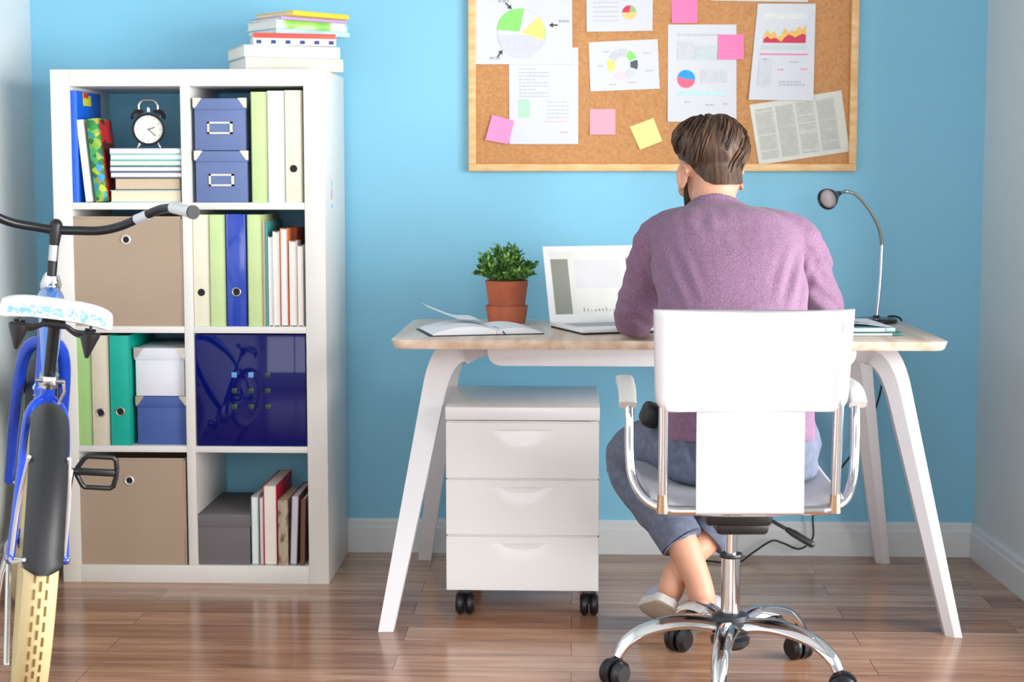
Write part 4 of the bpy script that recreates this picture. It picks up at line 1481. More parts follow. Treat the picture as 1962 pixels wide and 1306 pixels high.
bk = MB()
zs = [0.668, 0.6695, 0.673, 0.680, 0.690, 0.702, 0.73, 0.78, 0.83, 0.875, 0.886, 0.8895]
rings = []
for i, z in enumerate(zs):
    v = (z - 0.668) / (0.8895 - 0.668)
    hwid = 0.2055 + 0.0075 * v
    if z < 0.703:
        hwid -= 0.034 * (1 - math.sqrt(max(0, 1 - ((0.703 - z) / 0.035) ** 2)))
    th = 0.014 if 0 < i < len(zs) - 1 else 0.009
    yc = yb - 0.010 - 0.022 * v
    ring = []
    n = 44
    for k in range(n):
        t = 2 * PI * k / n
        x = hwid * sq(math.cos(t), 0.35)
        y = yc + th * sq(math.sin(t), 0.6)
        # the sling bows towards the sitter's back between the posts and bulges over them
        y += 0.014 * (1 - (x / hwid) ** 2)
        y -= 0.003 * math.exp(-((abs(x) - 0.188) / 0.012) ** 2)
        ring.append((x, y, z - 0.006 * (1 - (x / hwid) ** 2) * max(0, (v - 0.6) / 0.4)))
    rings.append(ring)
bk.rings(rings)
bo = bk.build('backrest', leather, chair, angle=60)
# lower sling from the backrest down to the seat and forward
sl = MB()
prof2 = [(yb - 0.010, 0.676), (yb - 0.010, 0.60), (yb - 0.013, 0.50), (yb - 0.015, 0.46), (yb - 0.010, 0.446), (yb + 0.02, 0.4415), (yb + 0.06, 0.442)]
pp = cr_spline(prof2, 6)
sl.grid(12, len(pp) - 1, lambda u, v: V(((u - 0.5) * 0.232, pp[round(v * (len(pp) - 1))][0], pp[round(v * (len(pp) - 1))][1])), thick=0.005)
sl.build('back_panel', leather, chair, angle=60)
# seat cushion sling
st_ = MB()


def seat(u, v):
    x = (u - 0.5) * 2
    wd = 0.212 + 0.012 * v
    y = yb + 0.02 + 0.45 * v
    z = 0.462 + 0.018 * v - 0.028 * max(0, (v - 0.86) / 0.14) ** 2 + 0.022 * abs(x) ** 3 - 0.006 * math.sin(PI * v)
    if v < 0.12:
        z -= 0.008 * ((0.12 - v) / 0.12) ** 2
    return V((x * wd, y, z))


st_.grid(20, 24, seat, thick=0.024)
so = st_.build('seat', leather, chair, angle=60)
bv = so.modifiers.new('soft_edge', 'BEVEL')
bv.width = 0.008
bv.segments = 3
bv.limit_method = 'ANGLE'

# ---------------------------------------------------------------- the man
PROOT = V((0.375, -1.2, 0.0))
man = thing('person', 'man with brown hair in a mauve sweater and rolled blue jeans typing at the laptop', 'person', PROOT)


def keep(o, root=man):
    o.matrix_parent_inverse = Matrix.Translation(root.location).inverted()
    return o


skin = mat('skin', (204, 150, 124), 0.5, var=(25, 0.05), sub=0.08, bump=(400, 0.05))
HC = V((0.346, -0.865, 1.186))
HR = (Matrix.Rotation(R(22), 3, 'Z') @ Matrix.Rotation(R(-20), 3, 'X'))


def hw_(p):
    return HC + HR @ V(p)


b = MB()
# head
b.ell(hw_((0, -0.008, 0.022)), (0.074, 0.095, 0.088), HR)
b.ell(hw_((0, 0.022, -0.035)), (0.064, 0.072, 0.070), HR)
b.ell(hw_((0, 0.052, -0.072)), (0.050, 0.044, 0.040), HR)
b.ell(hw_((0, 0.080, -0.098)), (0.026, 0.020, 0.020), HR)
b.tube([hw_((0, 0.090, 0.006)), hw_((0, 0.104, -0.018)), hw_((0, 0.114, -0.036))], [0.008, 0.010, 0.013], 12, round_ends=True)
for s_ in (-1, 1):
    b.ell(hw_((s_ * 0.012, 0.102, -0.038)), (0.009, 0.010, 0.008), HR)
    b.ell(hw_((s_ * 0.030, 0.080, 0.016)), (0.026, 0.014, 0.008), HR)
    b.ell(hw_((s_ * 0.038, 0.070, -0.028)), (0.022, 0.022, 0.020), HR)
    # ear: rim, lobe and a root joining it to the skull
    er = HR @ Matrix.Rotation(s_ * R(-17), 3, 'Z') @ Matrix.Rotation(R(12), 3, 'X')
    ec = hw_((s_ * 0.0765, 0.000, -0.018))
    rim = [ec + er @ V((s_ * 0.008, 0.017 * math.cos(t) - 0.004, 0.029 * math.sin(t))) for t in (R(-100 + 15 * i) for i in range(19))]
    b.tube(rim, 0.0048, 8, round_ends=True)
    b.ell(ec + er @ V((s_ * 0.001, 0, -0.002)), (0.0055, 0.016, 0.026), er)
    b.ell(ec + er @ V((s_ * 0.004, 0.004, -0.027)), (0.005, 0.009, 0.010), er)
b.ell(hw_((0, 0.094, -0.066)), (0.024, 0.008, 0.006), HR)
b.ell(hw_((0, 0.090, -0.077)), (0.022, 0.009, 0.007), HR)
# neck and trunk
b.tube([hw_((0, -0.030, -0.035)), (0.350, -0.915, 1.122), (0.356, -0.938, 1.075), (0.364, -0.99, 1.02)], [0.060, 0.056, 0.056, 0.055], 24)


def torso(mb, lst, n=36, e=0.85):
    """Stack of squared ellipses: centre, half width, half depth, forward lean of the ring in degrees."""
    L = cr_spline([tuple(c) + (rx, ry, ln) for c, rx, ry, ln in lst], 4)
    rings = []
    for x, y, z, rx, ry, ln in L:
        M_ = Matrix.Rotation(R(-ln), 3, 'X')
        rings.append([V((x, y, z)) + M_ @ V((rx * sq(math.cos(t), e), ry * sq(math.sin(t), e), 0)) for t in (2 * PI * k / n for k in range(n))])
    mb.rings(rings)


trunk = [((.388, -1.255, .50), .150, .100, 5), ((.387, -1.245, .60), .150, .098, 10), ((.386, -1.21, .72), .148, .095, 20), ((.380, -1.14, .86), .152, .094, 30),
         ((.374, -1.05, .96), .165, .09, 38), ((.368, -1.00, 1.01), .140, .055, 38), ((.364, -.985, 1.04), .09, .04, 35)]
torso(b, trunk)


def limb(mb, pts, n=6, seg=20, grow=0.0, ends=True):
    L = cr_spline(pts, n)
    mb.tube([p[:3] for p in L], [p[3] + grow for p in L], seg, round_ends=ends)


armL = [(.285, -.980, 1.022, .046), (.222, -.948, 1.008, .055), (.187, -.89, .905, .046), (.154, -.835, .808, .040), (.165, -.73, .802, .040), (.180, -.60, .792, .027)]
armR = [(.47, -.985, 1.018, .046), (.545, -.955, .990, .057), (.600, -.91, .895, .046), (.636, -.862, .808, .040), (.545, -.78, .802, .040), (.440, -.695, .792, .027)]
legL = [(.305, -1.25, .525, .075), (.232, -1.07, .505, .066), (.152, -.885, .462, .048), (.165, -.895, .41, .046), (.215, -.945, .345, .050), (.272, -.998, .262, .042), (.306, -1.032, .190, .035), (.320, -1.048, .145, .034), (.326, -1.050, .112, .035)]
legR = [(.470, -1.25, .525, .075), (.525, -1.06, .515, .068), (.548, -.865, .475, .050), (.525, -.86, .42, .048), (.45, -.885, .348, .050), (.352, -.925, .262, .041), (.290, -.965, .205, .034), (.262, -.988, .172, .034), (.250, -1.000, .140, .033)]
for l in (armL, armR, legL, legR):
    limb(b, l)
# feet inside the shoes
b.tube([(.326, -1.048, .115), (.335, -.985, .100), (.352, -.90, .060), (.364, -.84, .030)], [.032, .031, .030, .020], 16, round_ends=True)
b.tube([(.253, -.995, .142), (.243, -.945, .112), (.232, -.875, .072), (.225, -.835, .050)], [.027, .025, .022, .015], 16, round_ends=True)
# hands on the keyboard
for wr, fw_, sd_, sgn in ((V((.180, -.60, .792)), V((-.10, 1, -.06)), V((1, .1, 0)), 1), (V((.440, -.695, .792)), V((-.80, .62, -.06)), V((-.62, -.8, 0)), 1)):
    fw_.normalize()
    sd_ = (sd_ - fw_ * sd_.dot(fw_)).normalized()
    up_ = V((0, 0, 1))
    palm = wr + fw_ * 0.045
    rings = []
    for t, hw2, ht in ((0.0, .026, .019), (0.03, .034, .017), (0.065, .041, .014), (0.09, .040, .012)):
        c = wr + fw_ * t - up_ * 0.002
        rings.append([c + sd_ * hw2 * math.cos(k * PI / 10) + up_ * ht * math.sin(k * PI / 10) for k in range(20)])
    b.rings(rings)
    for j, (off, ln, r_) in enumerate(((.030, .070, .0088), (.0105, .078, .009), (-.0095, .073, .0088), (-.029, .058, .0078))):
        k0 = wr + fw_ * (0.086 - 0.004 * abs(j - 1)) + sd_ * off
        k1 = k0 + fw_ * ln * .42 + sd_ * off * .10 + up_ * .008
        k2 = k1 + fw_ * ln * .30 - up_ * .008
        k3 = k2 + fw_ * ln * .20 - up_ * .014
        b.tube([k0 - fw_ * .02, k0, k1, k2, k3], [r_, r_, r_ * .95, r_ * .88, r_ * .75], 10, round_ends=True)
    t0 = wr + fw_ * .022 + sd_ * .026
    b.tube([t0, t0 + fw_ * .022 + sd_ * .020 - up_ * .003, t0 + fw_ * .048 + sd_ * .028 - up_ * .005, t0 + fw_ * .068 + sd_ * .024 - up_ * .010], [.013, .011, .010, .008], 10, round_ends=True)
keep(remeshed(b, 'body', skin, man, 0.0042, 3))

# eyes
hair_dark = mat('dark_brow', (56, 40, 30), 0.7)
for s_ in (-1, 1):
    e = MB().ell(hw_((s_ * 0.031, 0.0765, -0.003)), (0.0115, 0.0105, 0.0100), HR)
    eo = keep(e.build('eye', mat('eye_white', (226, 222, 218), 0.25), man))
    keep(MB().ell(hw_((s_ * 0.031, 0.0848, -0.0045)), (0.0048, 0.0028, 0.0048), HR).build('iris', mat('brown_iris', (58, 38, 26), 0.2), eo)).parent = eo
    keep(MB().tube([hw_((s_ * 0.019, 0.0855, 0.0055)), hw_((s_ * 0.031, 0.089, 0.0075)), hw_((s_ * 0.043, 0.080, 0.0045))], 0.0038, 8, round_ends=True).build('eyelid', skin, man))
    keep(MB().tube([hw_((s_ * 0.016, 0.0965, 0.021)), hw_((s_ * 0.032, 0.0945, 0.0255)), hw_((s_ * 0.048, 0.080, 0.020))], 0.0032, 8, round_ends=True).build('eyebrow', hair_dark, man))

# sweater
SWE = ramp_material('mauve_melange_knit', [(108, 78, 104), (128, 96, 124), (150, 116, 144)], nscale=240, scale=(1.0, 1.0, 2.4), rough=0.85, detail=3, lo=0.3, hi=0.7, bump=0.35, sheen=0.08)
s = MB()
torso(s, [((.388, -1.262, .560), .172, .126, 4), ((.388, -1.262, .600), .174, .124, 6), ((.387, -1.235, .70), .170, .118, 18), ((.381, -1.16, .845), .175, .115, 28),
          ((.376, -1.065, .955), .184, .108, 36), ((.370, -.995, 1.030), .180, .092, 38), ((.364, -.962, 1.058), .142, .072, 34), ((.358, -.938, 1.080), .086, .068, 28), ((.353, -.925, 1.096), .0655, .064, 24)], e=0.88)
limb(s, [(.31, -.970, 1.030, .070), (.228, -.950, 1.012, .068), (.190, -.893, .905, .063), (.158, -.835, .812, .054), (.166, -.735, .806, .051), (.179, -.625, .796, .038)], grow=0.0)
limb(s, [(.44, -.970, 1.026, .070), (.546, -.955, 1.002, .069), (.600, -.910, .898, .062), (.634, -.862, .812, .054), (.550, -.785, .806, .051), (.457, -.71, .796, .038)], grow=0.0)
# collar roll
col = []
for k in range(28):
    t = 2 * PI * k / 28
    M_ = Matrix.Rotation(R(-27), 3, 'X')
    col.append(V((.353, -.924, 1.093)) + M_ @ V((.0635 * math.cos(t), .063 * math.sin(t), 0)))
s.tube(col, 0.0075, 10, closed=True)


def folds(co, n):
    d = 0.0
    # soft body folds
    d += 0.0030 * noise.noise(V((co.x * 7, co.y * 7, co.z * 16)))
    # sleeve folds run round the arm, strongest at the elbow
    aw = max(0.0, min(1.0, (abs(co.x - 0.385) - 0.165) / 0.05))
    d += aw * (0.0078 * noise.noise(V((co.x * 9 + 3, co.y * 14, co.z * 30 + co.x * 26))) + 0.0030 * noise.noise(V((co.x * 30, co.y * 30, co.z * 55))))
    # bunching above the waist
    wz = max(0.0, 1 - abs(co.z - 0.615) / 0.06)
    d += wz * 0.0055 * noise.noise(V((co.x * 6, co.y * 8, co.z * 62)))
    # diagonal pulls over the shoulders and below the collar
    sz_ = max(0.0, 1 - abs(co.z - 1.055) / 0.065)
    d += sz_ * 0.0042 * noise.noise(V((co.x * 34 + co.z * 18, co.y * 20, co.z * 14)))
    # arm-pit creases
    for ax_, az_ in ((0.232, 0.93), (0.535, 0.925)):
        q = math.hypot(co.x - ax_, co.z - az_)
        if q < 0.09:
            d += 0.0055 * (1 - q / 0.09) * math.sin((co.x - ax_) * 150 * (1 if ax_ < 0.38 else -1) + (co.z - az_) * 60)
    return d


sw_ = keep(remeshed(s, 'sweater', SWE, man, 0.006, 5, folds))
ss = sw_.modifiers.new('smooth', 'SUBSURF')
ss.levels = ss.render_levels = 1
# armhole seams
for s_, cx_ in ((-1, 0.236), (1, 0.534)):
    pass

# jeans
denim = ramp_material('blue_grey_denim', [(86, 94, 114), (97, 105, 126), (112, 120, 143)], nscale=60, scale=(1, 1, 1), rough=0.85, detail=6, lo=0.25, hi=0.8, bump=0.15)
denim_l = ramp_material('lit_denim', [(124, 138, 166), (140, 154, 182), (156, 170, 198)], nscale=60, rough=0.8, detail=6, lo=0.25, hi=0.8, bump=0.2)  # lighter copy of the same denim, toned as lit on the shins; unused
j = MB()
torso(j, [((.388, -1.262, .462), .150, .105, 0), ((.388, -1.268, .485), .178, .132, 0), ((.388, -1.265, .535), .178, .130, 0), ((.388, -1.258, .575), .166, .116, 5)], e=0.85)
limb(j, [(.305, -1.24, .535, .098), (.232, -1.07, .512, .084), (.152, -.895, .466, .064), (.160, -.90, .41, .063), (.205, -.945, .352, .063), (.258, -.985, .290, .057)])
limb(j, [(.470, -1.24, .535, .098), (.522, -1.06, .522, .086), (.548, -.87, .478, .068), (.528, -.86, .42, .067), (.46, -.882, .36, .063), (.378, -.914, .290, .056)])


def jfold(co, n):
    d = 0.0035 * noise.noise(V((co.x * 16, co.y * 16, co.z * 26)))
    if co.z < 0.42:
        d += 0.0045 * noise.noise(V((co.x * 26, co.y * 12, co.z * 50 + co.x * 36)))
    # hip creases
    q = max(0.0, 1 - math.hypot(co.x - 0.25, co.z - 0.55) / 0.09)
    d += q * 0.006 * math.sin(co.x * 190 + co.z * 40)
    return d


je = keep(remeshed(j, 'jeans', denim, man, 0.006, 4, jfold))
for pa, pb, pc in ((V((.236, -.967, .315)), V((.277, -1.003, .258)), None), (V((.398, -.906, .308)), V((.340, -.930, .256)), None)):
    c = MB()
    t = (pb - pa).normalized()
    L_ = (pb - pa).length
    c.tube([pa + t * L_ * .10, pa + t * L_ * .18, pa + t * L_ * .55, pa + t * L_ * .95, pb, pb - t * .004], [.055, .0585, .0595, .0580, .056, .048], 28)
    for v in c.bm.verts:
        v.co += (v.co - (pa + pb) / 2) * 0.05 * noise.noise(v.co * 40)
    cu_ = keep(c.build('trouser_cuff', denim, man, angle=60))
    cu_['label'] = 'rolled trouser cuff'
# small dark rounded block at the left hip, not identified
m = MB()
m.box((.186, -1.19, .607), (.046, .060, .056), 0.016, rot=(0.2, 0.35, 0.2), seg=3)
keep(m.build('dark_hip_block', mat('hip_block_black', (26, 27, 32), 0.5), man))

# shoes
shoem = mat('grey_canvas', (168, 178, 196), 0.7, bump=(500, 0.2))
solem = mat('white_rubber', (216, 214, 208), 0.5)
tread = mat('grey_sole', (138, 128, 122), 0.7)


def shoe(heel, toe, roll, collar=True, low=False):
    h, t = V(heel), V(toe)
    f = (t - h).normalized()
    L_ = (t - h).length
    s0 = f.cross(V((0, 0, 1))).normalized()
    u0 = s0.cross(f).normalized()
    q = Matrix.Rotation(R(roll), 3, f)
    s1, u1 = q @ s0, q @ u0

    def P(a, x, z):
        return h + f * (a * L_) + s1 * x + u1 * z

    def wid(a):
        base = 0.031 + 0.014 * math.sin(PI * min(1, max(0, (a - 0.25) / 0.9)))
        if a < 0.1:
            base *= math.sqrt(max(0.03, 1 - ((0.1 - a) / 0.115) ** 2))
        if a > 0.82:
            base *= math.sqrt(max(0.03, 1 - ((a - 0.82) / 0.19) ** 2))
        return base
    av = [0.0, 0.015, 0.05, 0.1, 0.2, 0.32, 0.45, 0.6, 0.72, 0.82, 0.9, 0.95, 0.985, 1.0]
    up = MB()
    n = 20
    rings = []
    for a in av:
        w_ = wid(a) * 0.96
        if low:
            ht = 0.030 + 0.032 * math.exp(-((a - 0.42) / 0.2) ** 2)
        else:
            ht = 0.066 - 0.004 * a if a < 0.3 else 0.065 - 0.040 * ((a - 0.3) / 0.7) ** 0.8
        ht *= 1.0 if a > 0.02 else 0.9
        if a > 0.9:
            ht *= 1 - 0.5 * ((a - 0.9) / 0.1)
        ring = [P(a, w_ * sq(math.cos(2 * PI * k / n), 0.8), 0.012 + ht * 0.5 + ht * 0.5 * sq(math.sin(2 * PI * k / n), 0.8)) for k in range(n)]
        rings.append(ring)
    up.rings(rings)
    o = keep(up.build('shoe', shoem, man, angle=60))
    so_ = MB()
    out = [(a, wid(a)) for a in av] + [(a, -wid(a)) for a in reversed(av)]
    rg = []
    for z, k in ((0.0, 0.93), (0.003, 1.0), (0.020, 1.03), (0.0215, 0.99)):
        rg.append([P(0.5 + (a - 0.5) * (1.02 if z else 0.99), x * k, z) for a, x in out])
    so_.rings(rg)
    so = keep(so_.build('rubber_sole', solem, o, angle=40))
    so.parent = o
    tr = MB()
    rg = []
    for z, k in ((-0.0015, 0.82), (0.0006, 0.86)):
        rg.append([P(0.5 + (a - 0.5) * 0.93, x * k, z) for a, x in out])
    tr.rings(rg)
    t_ = keep(tr.build('tread', tread, o, angle=40))
    if collar and not low:
        c = MB()
        pts = [P(0.16 + 0.15 * math.cos(2 * PI * k / 24), 0.029 * math.sin(2 * PI * k / 24), 0.075 - 0.004 * math.cos(2 * PI * k / 24)) for k in range(24)]
        c.tube(pts, 0.0095, 8, closed=True)
        c.lathe([(0.001, 0), (0.03, 0)], 16, Matrix.Translation(P(0.16, 0, 0.076)) @ Matrix((s1, f, u1)).transposed().to_4x4() @ Matrix.Diagonal((0.9, 1.25, 1, 1)), caps=False)
        for k in range(12):
            pass
        keep(c.build('shoe_collar', mat('black_lining', (18, 18, 20), 0.8), o))
    if not low:
        hb = MB().ell(P(0.035, -0.004, 0.066), (0.026, 0.018, 0.017), Matrix((s1, f, u1)).transposed())
        keep(hb.build('heel_tab', mat('black_lining', (18, 18, 20), 0.8), o))
    return o


shoe((.234, -1.035, .108), (.206, -.800, .014), 30)
shoe((.322, -1.075, .078), (.372, -.835, .005), 0, low=True)

# hair: a combed back shell over the skull
hairm = ramp_material('brown_hair', [(34, 22, 15), (58, 38, 25), (84, 57, 36), (108, 78, 52)], nscale=52, scale=(2.4, 0.8, 0.34), rough=0.55, detail=4, lo=0.3, hi=0.74, bump=0.15)
h = MB()
NA, NE = 120, 40


def hairline(az):
    """Elevation in degrees where the hair ends; az 0 = face, 180 = nape."""
    a = abs(az)
    keys_ = [(0, 38), (35, 36), (60, 18), (80, 6), (95, -3), (106, -14), (120, -36), (135, -45), (155, -48), (180, -48)]
    for (a0_, v0), (a1_, v1) in zip(keys_, keys_[1:]):
        if a0_ <= a <= a1_:
            t = (a - a0_) / (a1_ - a0_)
            t = t * t * (3 - 2 * t)
            return v0 + (v1 - v0) * t
    return -48


def skull_r(d):
    x, y, z = d
    k1 = 1 / math.sqrt((x / .0745) ** 2 + (y / .0955) ** 2 + (z / .0885) ** 2)
    if z < 0:
        # below the skull the hair lies on the neck
        ch = math.hypot(x, y)
        hx, hy = x / ch, y / ch
        dot = hy * -0.026
        disc = dot * dot - 0.026 ** 2 + 0.059 ** 2
        k1 = max(k1, min((dot + math.sqrt(disc)) / ch, 0.13)) if y < 0.02 else k1
    return k1


def hair_pt(az, t):
    top = 90
    e = top + (hairline(az) - top) * t
    a, e = R(az), R(e)
    d = V((math.sin(a) * math.cos(e), math.cos(a) * math.cos(e), math.sin(e)))
    r_ = skull_r(d)
    back = 0.5 - 0.5 * math.cos(a)
    # volume: full on top and in front, cropped at the nape and above the ears
    th = 0.007 + 0.024 * max(0, math.sin(e + R(24))) ** 0.8 * (1 - 0.25 * back)
    th += 0.005 * max(0, 1 - abs(math.degrees(e) - 25) / 40)
    th += 0.006 * (1 - back) * max(0, math.sin(e))
    t1 = 0.56 if abs(az) < 115 else 0.66
    if t > t1:
        k_ = (t - t1) / (1 - t1)
        th *= 1 - 0.86 * k_ * k_ * (3 - 2 * k_)
    p = d * (r_ + th) + V((0, -0.008, 0.022))
    # locks combed back from the left temple over the crown
    across = p.x * 0.75 + p.z * 0.62 - p.y * 0.15
    along = p.x * 0.62 - p.z * 0.75 - 0.3 * p.y
    lock = noise.noise(V((across * 95, along * 9, 1.7))) + 0.55 * noise.noise(V((across * 230, along * 18, 4.2)))
    p += d * lock * 0.0042 * min(1, th / 0.014)
    return hw_(p)


vs = [[h.bm.verts.new(hair_pt(-180 + 360 * i / NA, 0.02 + 0.98 * k / NE)) for k in range(NE + 1)] for i in range(NA)]
for i in range(NA):
    for k in range(NE):
        h.bm.faces.new((vs[i][k], vs[(i + 1) % NA][k], vs[(i + 1) % NA][k + 1], vs[i][k + 1]))
h.bm.faces.new([vs[i][0] for i in range(NA)])
# inner lip so the hair has thickness at its edge
inn = []
for i in range(NA):
    az = -180 + 360 * i / NA
    a, e = R(az), R(hairline(az) + 1.5)
    d = V((math.sin(a) * math.cos(e), math.cos(a) * math.cos(e), math.sin(e)))
    inn.append(h.bm.verts.new(hw_(d * (skull_r(d) - 0.006) + V((0, -0.008, 0.022)))))
for i in range(NA):
    h.bm.faces.new((vs[i][NE], vs[(i + 1) % NA][NE], inn[(i + 1) % NA], inn[i]))
rnd = random.Random(3)
for k in range(230):
    az = rnd.uniform(-175, 175)
    t0 = rnd.uniform(0.08, 0.62)
    pts = []
    n = 7
    for q in range(n):
        t = t0 + 0.3 * q / (n - 1)
        az2 = az + (22 if rnd.random() < 2 else 0) * q / (n - 1)
        if t > 0.93:
            break
        c0 = hw_(V((0, -0.008, 0.022)))
        p = hair_pt(az2, t)
        pts.append(p + (p - c0).normalized() * (0.0012 + 0.0022 * math.sin(PI * q / (n - 1))))
    if len(pts) > 3:
        m_ = len(pts)
        h.tube(pts, [0.0005 + 0.0020 * math.sin(PI * (q + 0.6) / (m_ + 0.2)) for q in range(m_)], 5)
keep(h.build('hair', hairm, man, angle=80))
# beard along the jaw
bd = MB()
jaw = []
for s_ in (-1, 1):
    jaw.append([(s_ * 0.0640, 0.016, -0.022, .005), (s_ * 0.0600, 0.028, -0.056, .009), (s_ * 0.047, 0.052, -0.084, .0115), (s_ * 0.024, 0.080, -0.099, .013), (0, 0.089, -0.102, .0135)])
for jl in jaw:
    L_ = cr_spline(jl, 6)
    bd.tube([hw_(p[:3]) for p in L_], [p[3] for p in L_], 12, round_ends=True)
for s_ in (-1, 1):
    bd.tube([hw_((s_ * .024, .092, -.062)), hw_((s_ * .012, .099, -.055)), hw_((0, .101, -.054))], [.003, .0042, .004], 8, round_ends=True)
for v in bd.bm.verts:
    v.co += (v.co - HC).normalized() * 0.0016 * noise.noise(v.co * 260)
keep(bd.build('beard', mat('dark_beard', (58, 42, 34), 0.7, var=(200, 0.3), bump=(500, 0.8)), man))

# ---------------------------------------------------------------- bicycle
bike = thing('bicycle', 'blue cruiser bicycle with cream tyres and a white patterned saddle, at the left wall', 'bicycle', (-1.21, -1.55, 0.0), (0, R(6), R(19)))
bblue = mat('blue_frame_paint', (20, 70, 196), 0.18, coat=0.8, var=(8, 0.03))
bblue2 = mat('bright_blue_paint', (24, 118, 214), 0.2, coat=0.8, var=(8, 0.03))
cream_r = mat('cream_rubber', (208, 191, 145), 0.6, var=(20, 0.04))
treadm = mat('tread_grooves', (120, 98, 56), 0.8)


def wheel(y, name, steer=None):
    P_ = V((0, y, 0.33))

    def T(v):
        return P_ + V(v)
    n = 64
    ty = MB()
    rc_, rt = 0.295, 0.0345
    rings = []
    for i in range(n):
        a = 2 * PI * i / n
        rings.append([T(((rt * 1.0) * math.cos(2 * PI * k / 18), math.cos(a) * (rc_ + rt * math.sin(2 * PI * k / 18)), math.sin(a) * (rc_ + rt * math.sin(2 * PI * k / 18)))) for k in range(18)])
    ty.rings(rings, closed=True)
    for i in range(60):
        for row, ph in ((-0.0125, 0), (0, 0.5), (0.0125, 0)):
            a = 2 * PI * (i + ph) / 60
            rr = rc_ + math.sqrt(rt * rt - row * row) + 0.0004
            ty.box(T((row, math.cos(a) * rr, math.sin(a) * rr)), (0.0048, 0.021, 0.0012), rot=(a - PI / 2, 0, 0), mi=1)
    t_ = ty.build('tyre', [cream_r, treadm], bike, angle=50)
    rm = MB()
    pr_ = [(-0.016, 0.252), (0.016, 0.252), (0.018, 0.268), (-0.018, 0.268)]
    rings = [[T((x, math.cos(2 * PI * i / n) * r, math.sin(2 * PI * i / n) * r)) for x, r in pr_] for i in range(n)]
    rm.rings(rings, closed=True)
    rm.build('rim', cream_r, bike, angle=40)
    sp = MB()
    for i in range(32):
        a = 2 * PI * i / 32
        s_ = 1 if i % 2 else -1
        a2 = a + (0.5 if (i // 2) % 2 else -0.5)
        sp.cyl(T((s_ * 0.028, math.cos(a2) * 0.022, math.sin(a2) * 0.022)), T((0, math.cos(a) * 0.255, math.sin(a) * 0.255)), 0.001, 5)
    sp.build('spokes', STEEL, bike)
    hb = MB()
    hb.cyl(T((-0.055, 0, 0)), T((0.055, 0, 0)), 0.006, 14).cyl(T((-0.034, 0, 0)), T((0.034, 0, 0)), 0.021, 20, bev=0.004)
    for s_ in (-1, 1):
        hb.cyl(T((s_ * 0.056, 0, 0)), T((s_ * 0.068, 0, 0)), 0.010, 6)
    hb.build('hub', STEEL, bike)


WB = 0.955
wheel(0, 'rear')
wheel(WB, 'front')


def mudguard(y, a0, a1, m_):
    rg = []
    n = 60
    for i in range(n + 1):
        a = R(a0 + (a1 - a0) * i / n)
        rr = 0.345
        # taper to a rounded tip at both ends
        e = min(i, n - i) / 2.6
        w_ = 0.0405 * (max(0.12, 1 - (1 - e) ** 2.6) ** 0.5 if e < 1 else 1)
        ring = []
        for k in range(13):
            t = -1 + 2 * k / 12
            x = w_ * t
            r_ = rr - 0.030 * min(1, 0.25 + 0.75 * e) * (abs(t) ** 2.6)
            ring.append(V((x, y - math.cos(a) * r_, 0.33 + math.sin(a) * r_)))
        for k in range(12, -1, -1):
            t = -1 + 2 * k / 12
            x = (w_ - 0.0015) * t
            r_ = rr - 0.002 - 0.030 * min(1, 0.25 + 0.75 * e) * (abs(t) ** 2.6)
            ring.append(V((x, y - math.cos(a) * r_, 0.33 + math.sin(a) * r_)))
        rg.append(ring)
    return MB().rings(rg).build('mudguard', m_, bike, angle=60)


mg_ = mudguard(0, 7, 122, BLACKR)
mudguard(WB, 35, 140, BLACKR)
for s_ in (-1, 1):
    stay = MB().tube(cr_spline([(s_ * 0.056, 0, 0.335), (s_ * 0.052, -0.10, 0.47), (s_ * 0.040, -0.205, 0.59)], 6), 0.0045, 8)
    stay.build('mudguard_stay', mat('silver_rod', (206, 208, 214), 0.35, 0.2), bike)
low = MB().tube(cr_spline([(-0.060, 0, 0.33), (-0.055, -0.17, 0.36), (-0.036, -0.325, 0.40)], 6), 0.0035, 8)
low.build('mudguard_stay', mat('silver_rod', (206, 208, 214), 0.35, 0.2), bike)

BB = V((0, 0.43, 0.285))
ST = V((0, 0.235, 0.70))
HT0, HT1 = V((0, 0.765, 0.735)), V((0, 0.715, 0.885))
fr = MB().tube([BB, ST], 0.0165, 18, round_ends=True).build('seat_tube', bblue, bike)
dt = MB().tube(cr_spline([BB, (0, 0.58, 0.47), (0, 0.70, 0.66), HT0 + V((0, -0.01, 0.02))], 8), 0.022, 18).build('down_tube', bblue, bike)
tt = cr_spline([tuple(ST + V((0, 0.022, -0.02))) + (0.012,), (0, 0.36, 0.765, 0.022), (0, 0.52, 0.835, 0.030), (0, 0.64, 0.862, 0.034), (0, 0.71, 0.850, 0.030)], 8)
MB().tube([p[:3] for p in tt], [p[3] for p in tt], 20, round_ends=True).build('top_tube', bblue2, bike)
MB().cyl(HT0, HT1, 0.0225, 24).build('head_tube', bblue, bike)
MB().lathe([(0, 0), (0.026, 0), (0.027, 0.012), (0.022, 0.030), (0.017, 0.040), (0, 0.040)], 24, Matrix.Translation(HT1) @ (HT1 - HT0).to_track_quat('Z', 'Y').to_matrix().to_4x4(), caps=False).build('headset', CHROME, bike)
MB().cyl(BB + V((-0.036, 0, 0)), BB + V((0.036, 0, 0)), 0.024, 24).build('bottom_bracket', bblue, bike)
for s_ in (-1, 1):
    MB().tube(cr_spline([(s_ * 0.012, 0.40, 0.287), (s_ * 0.055, 0.30, 0.30), (s_ * 0.060, 0.0, 0.33)], 8), 0.0105, 12, round_ends=True).build('chain_stay', bblue, bike)
    MB().tube(cr_spline([(s_ * 0.012, 0.25, 0.655), (s_ * 0.041, 0.20, 0.62), (s_ * 0.050, 0.10, 0.48), (s_ * 0.057, 0.0, 0.335)], 8), 0.0095, 12, round_ends=True).build('seat_stay', bblue, bike)
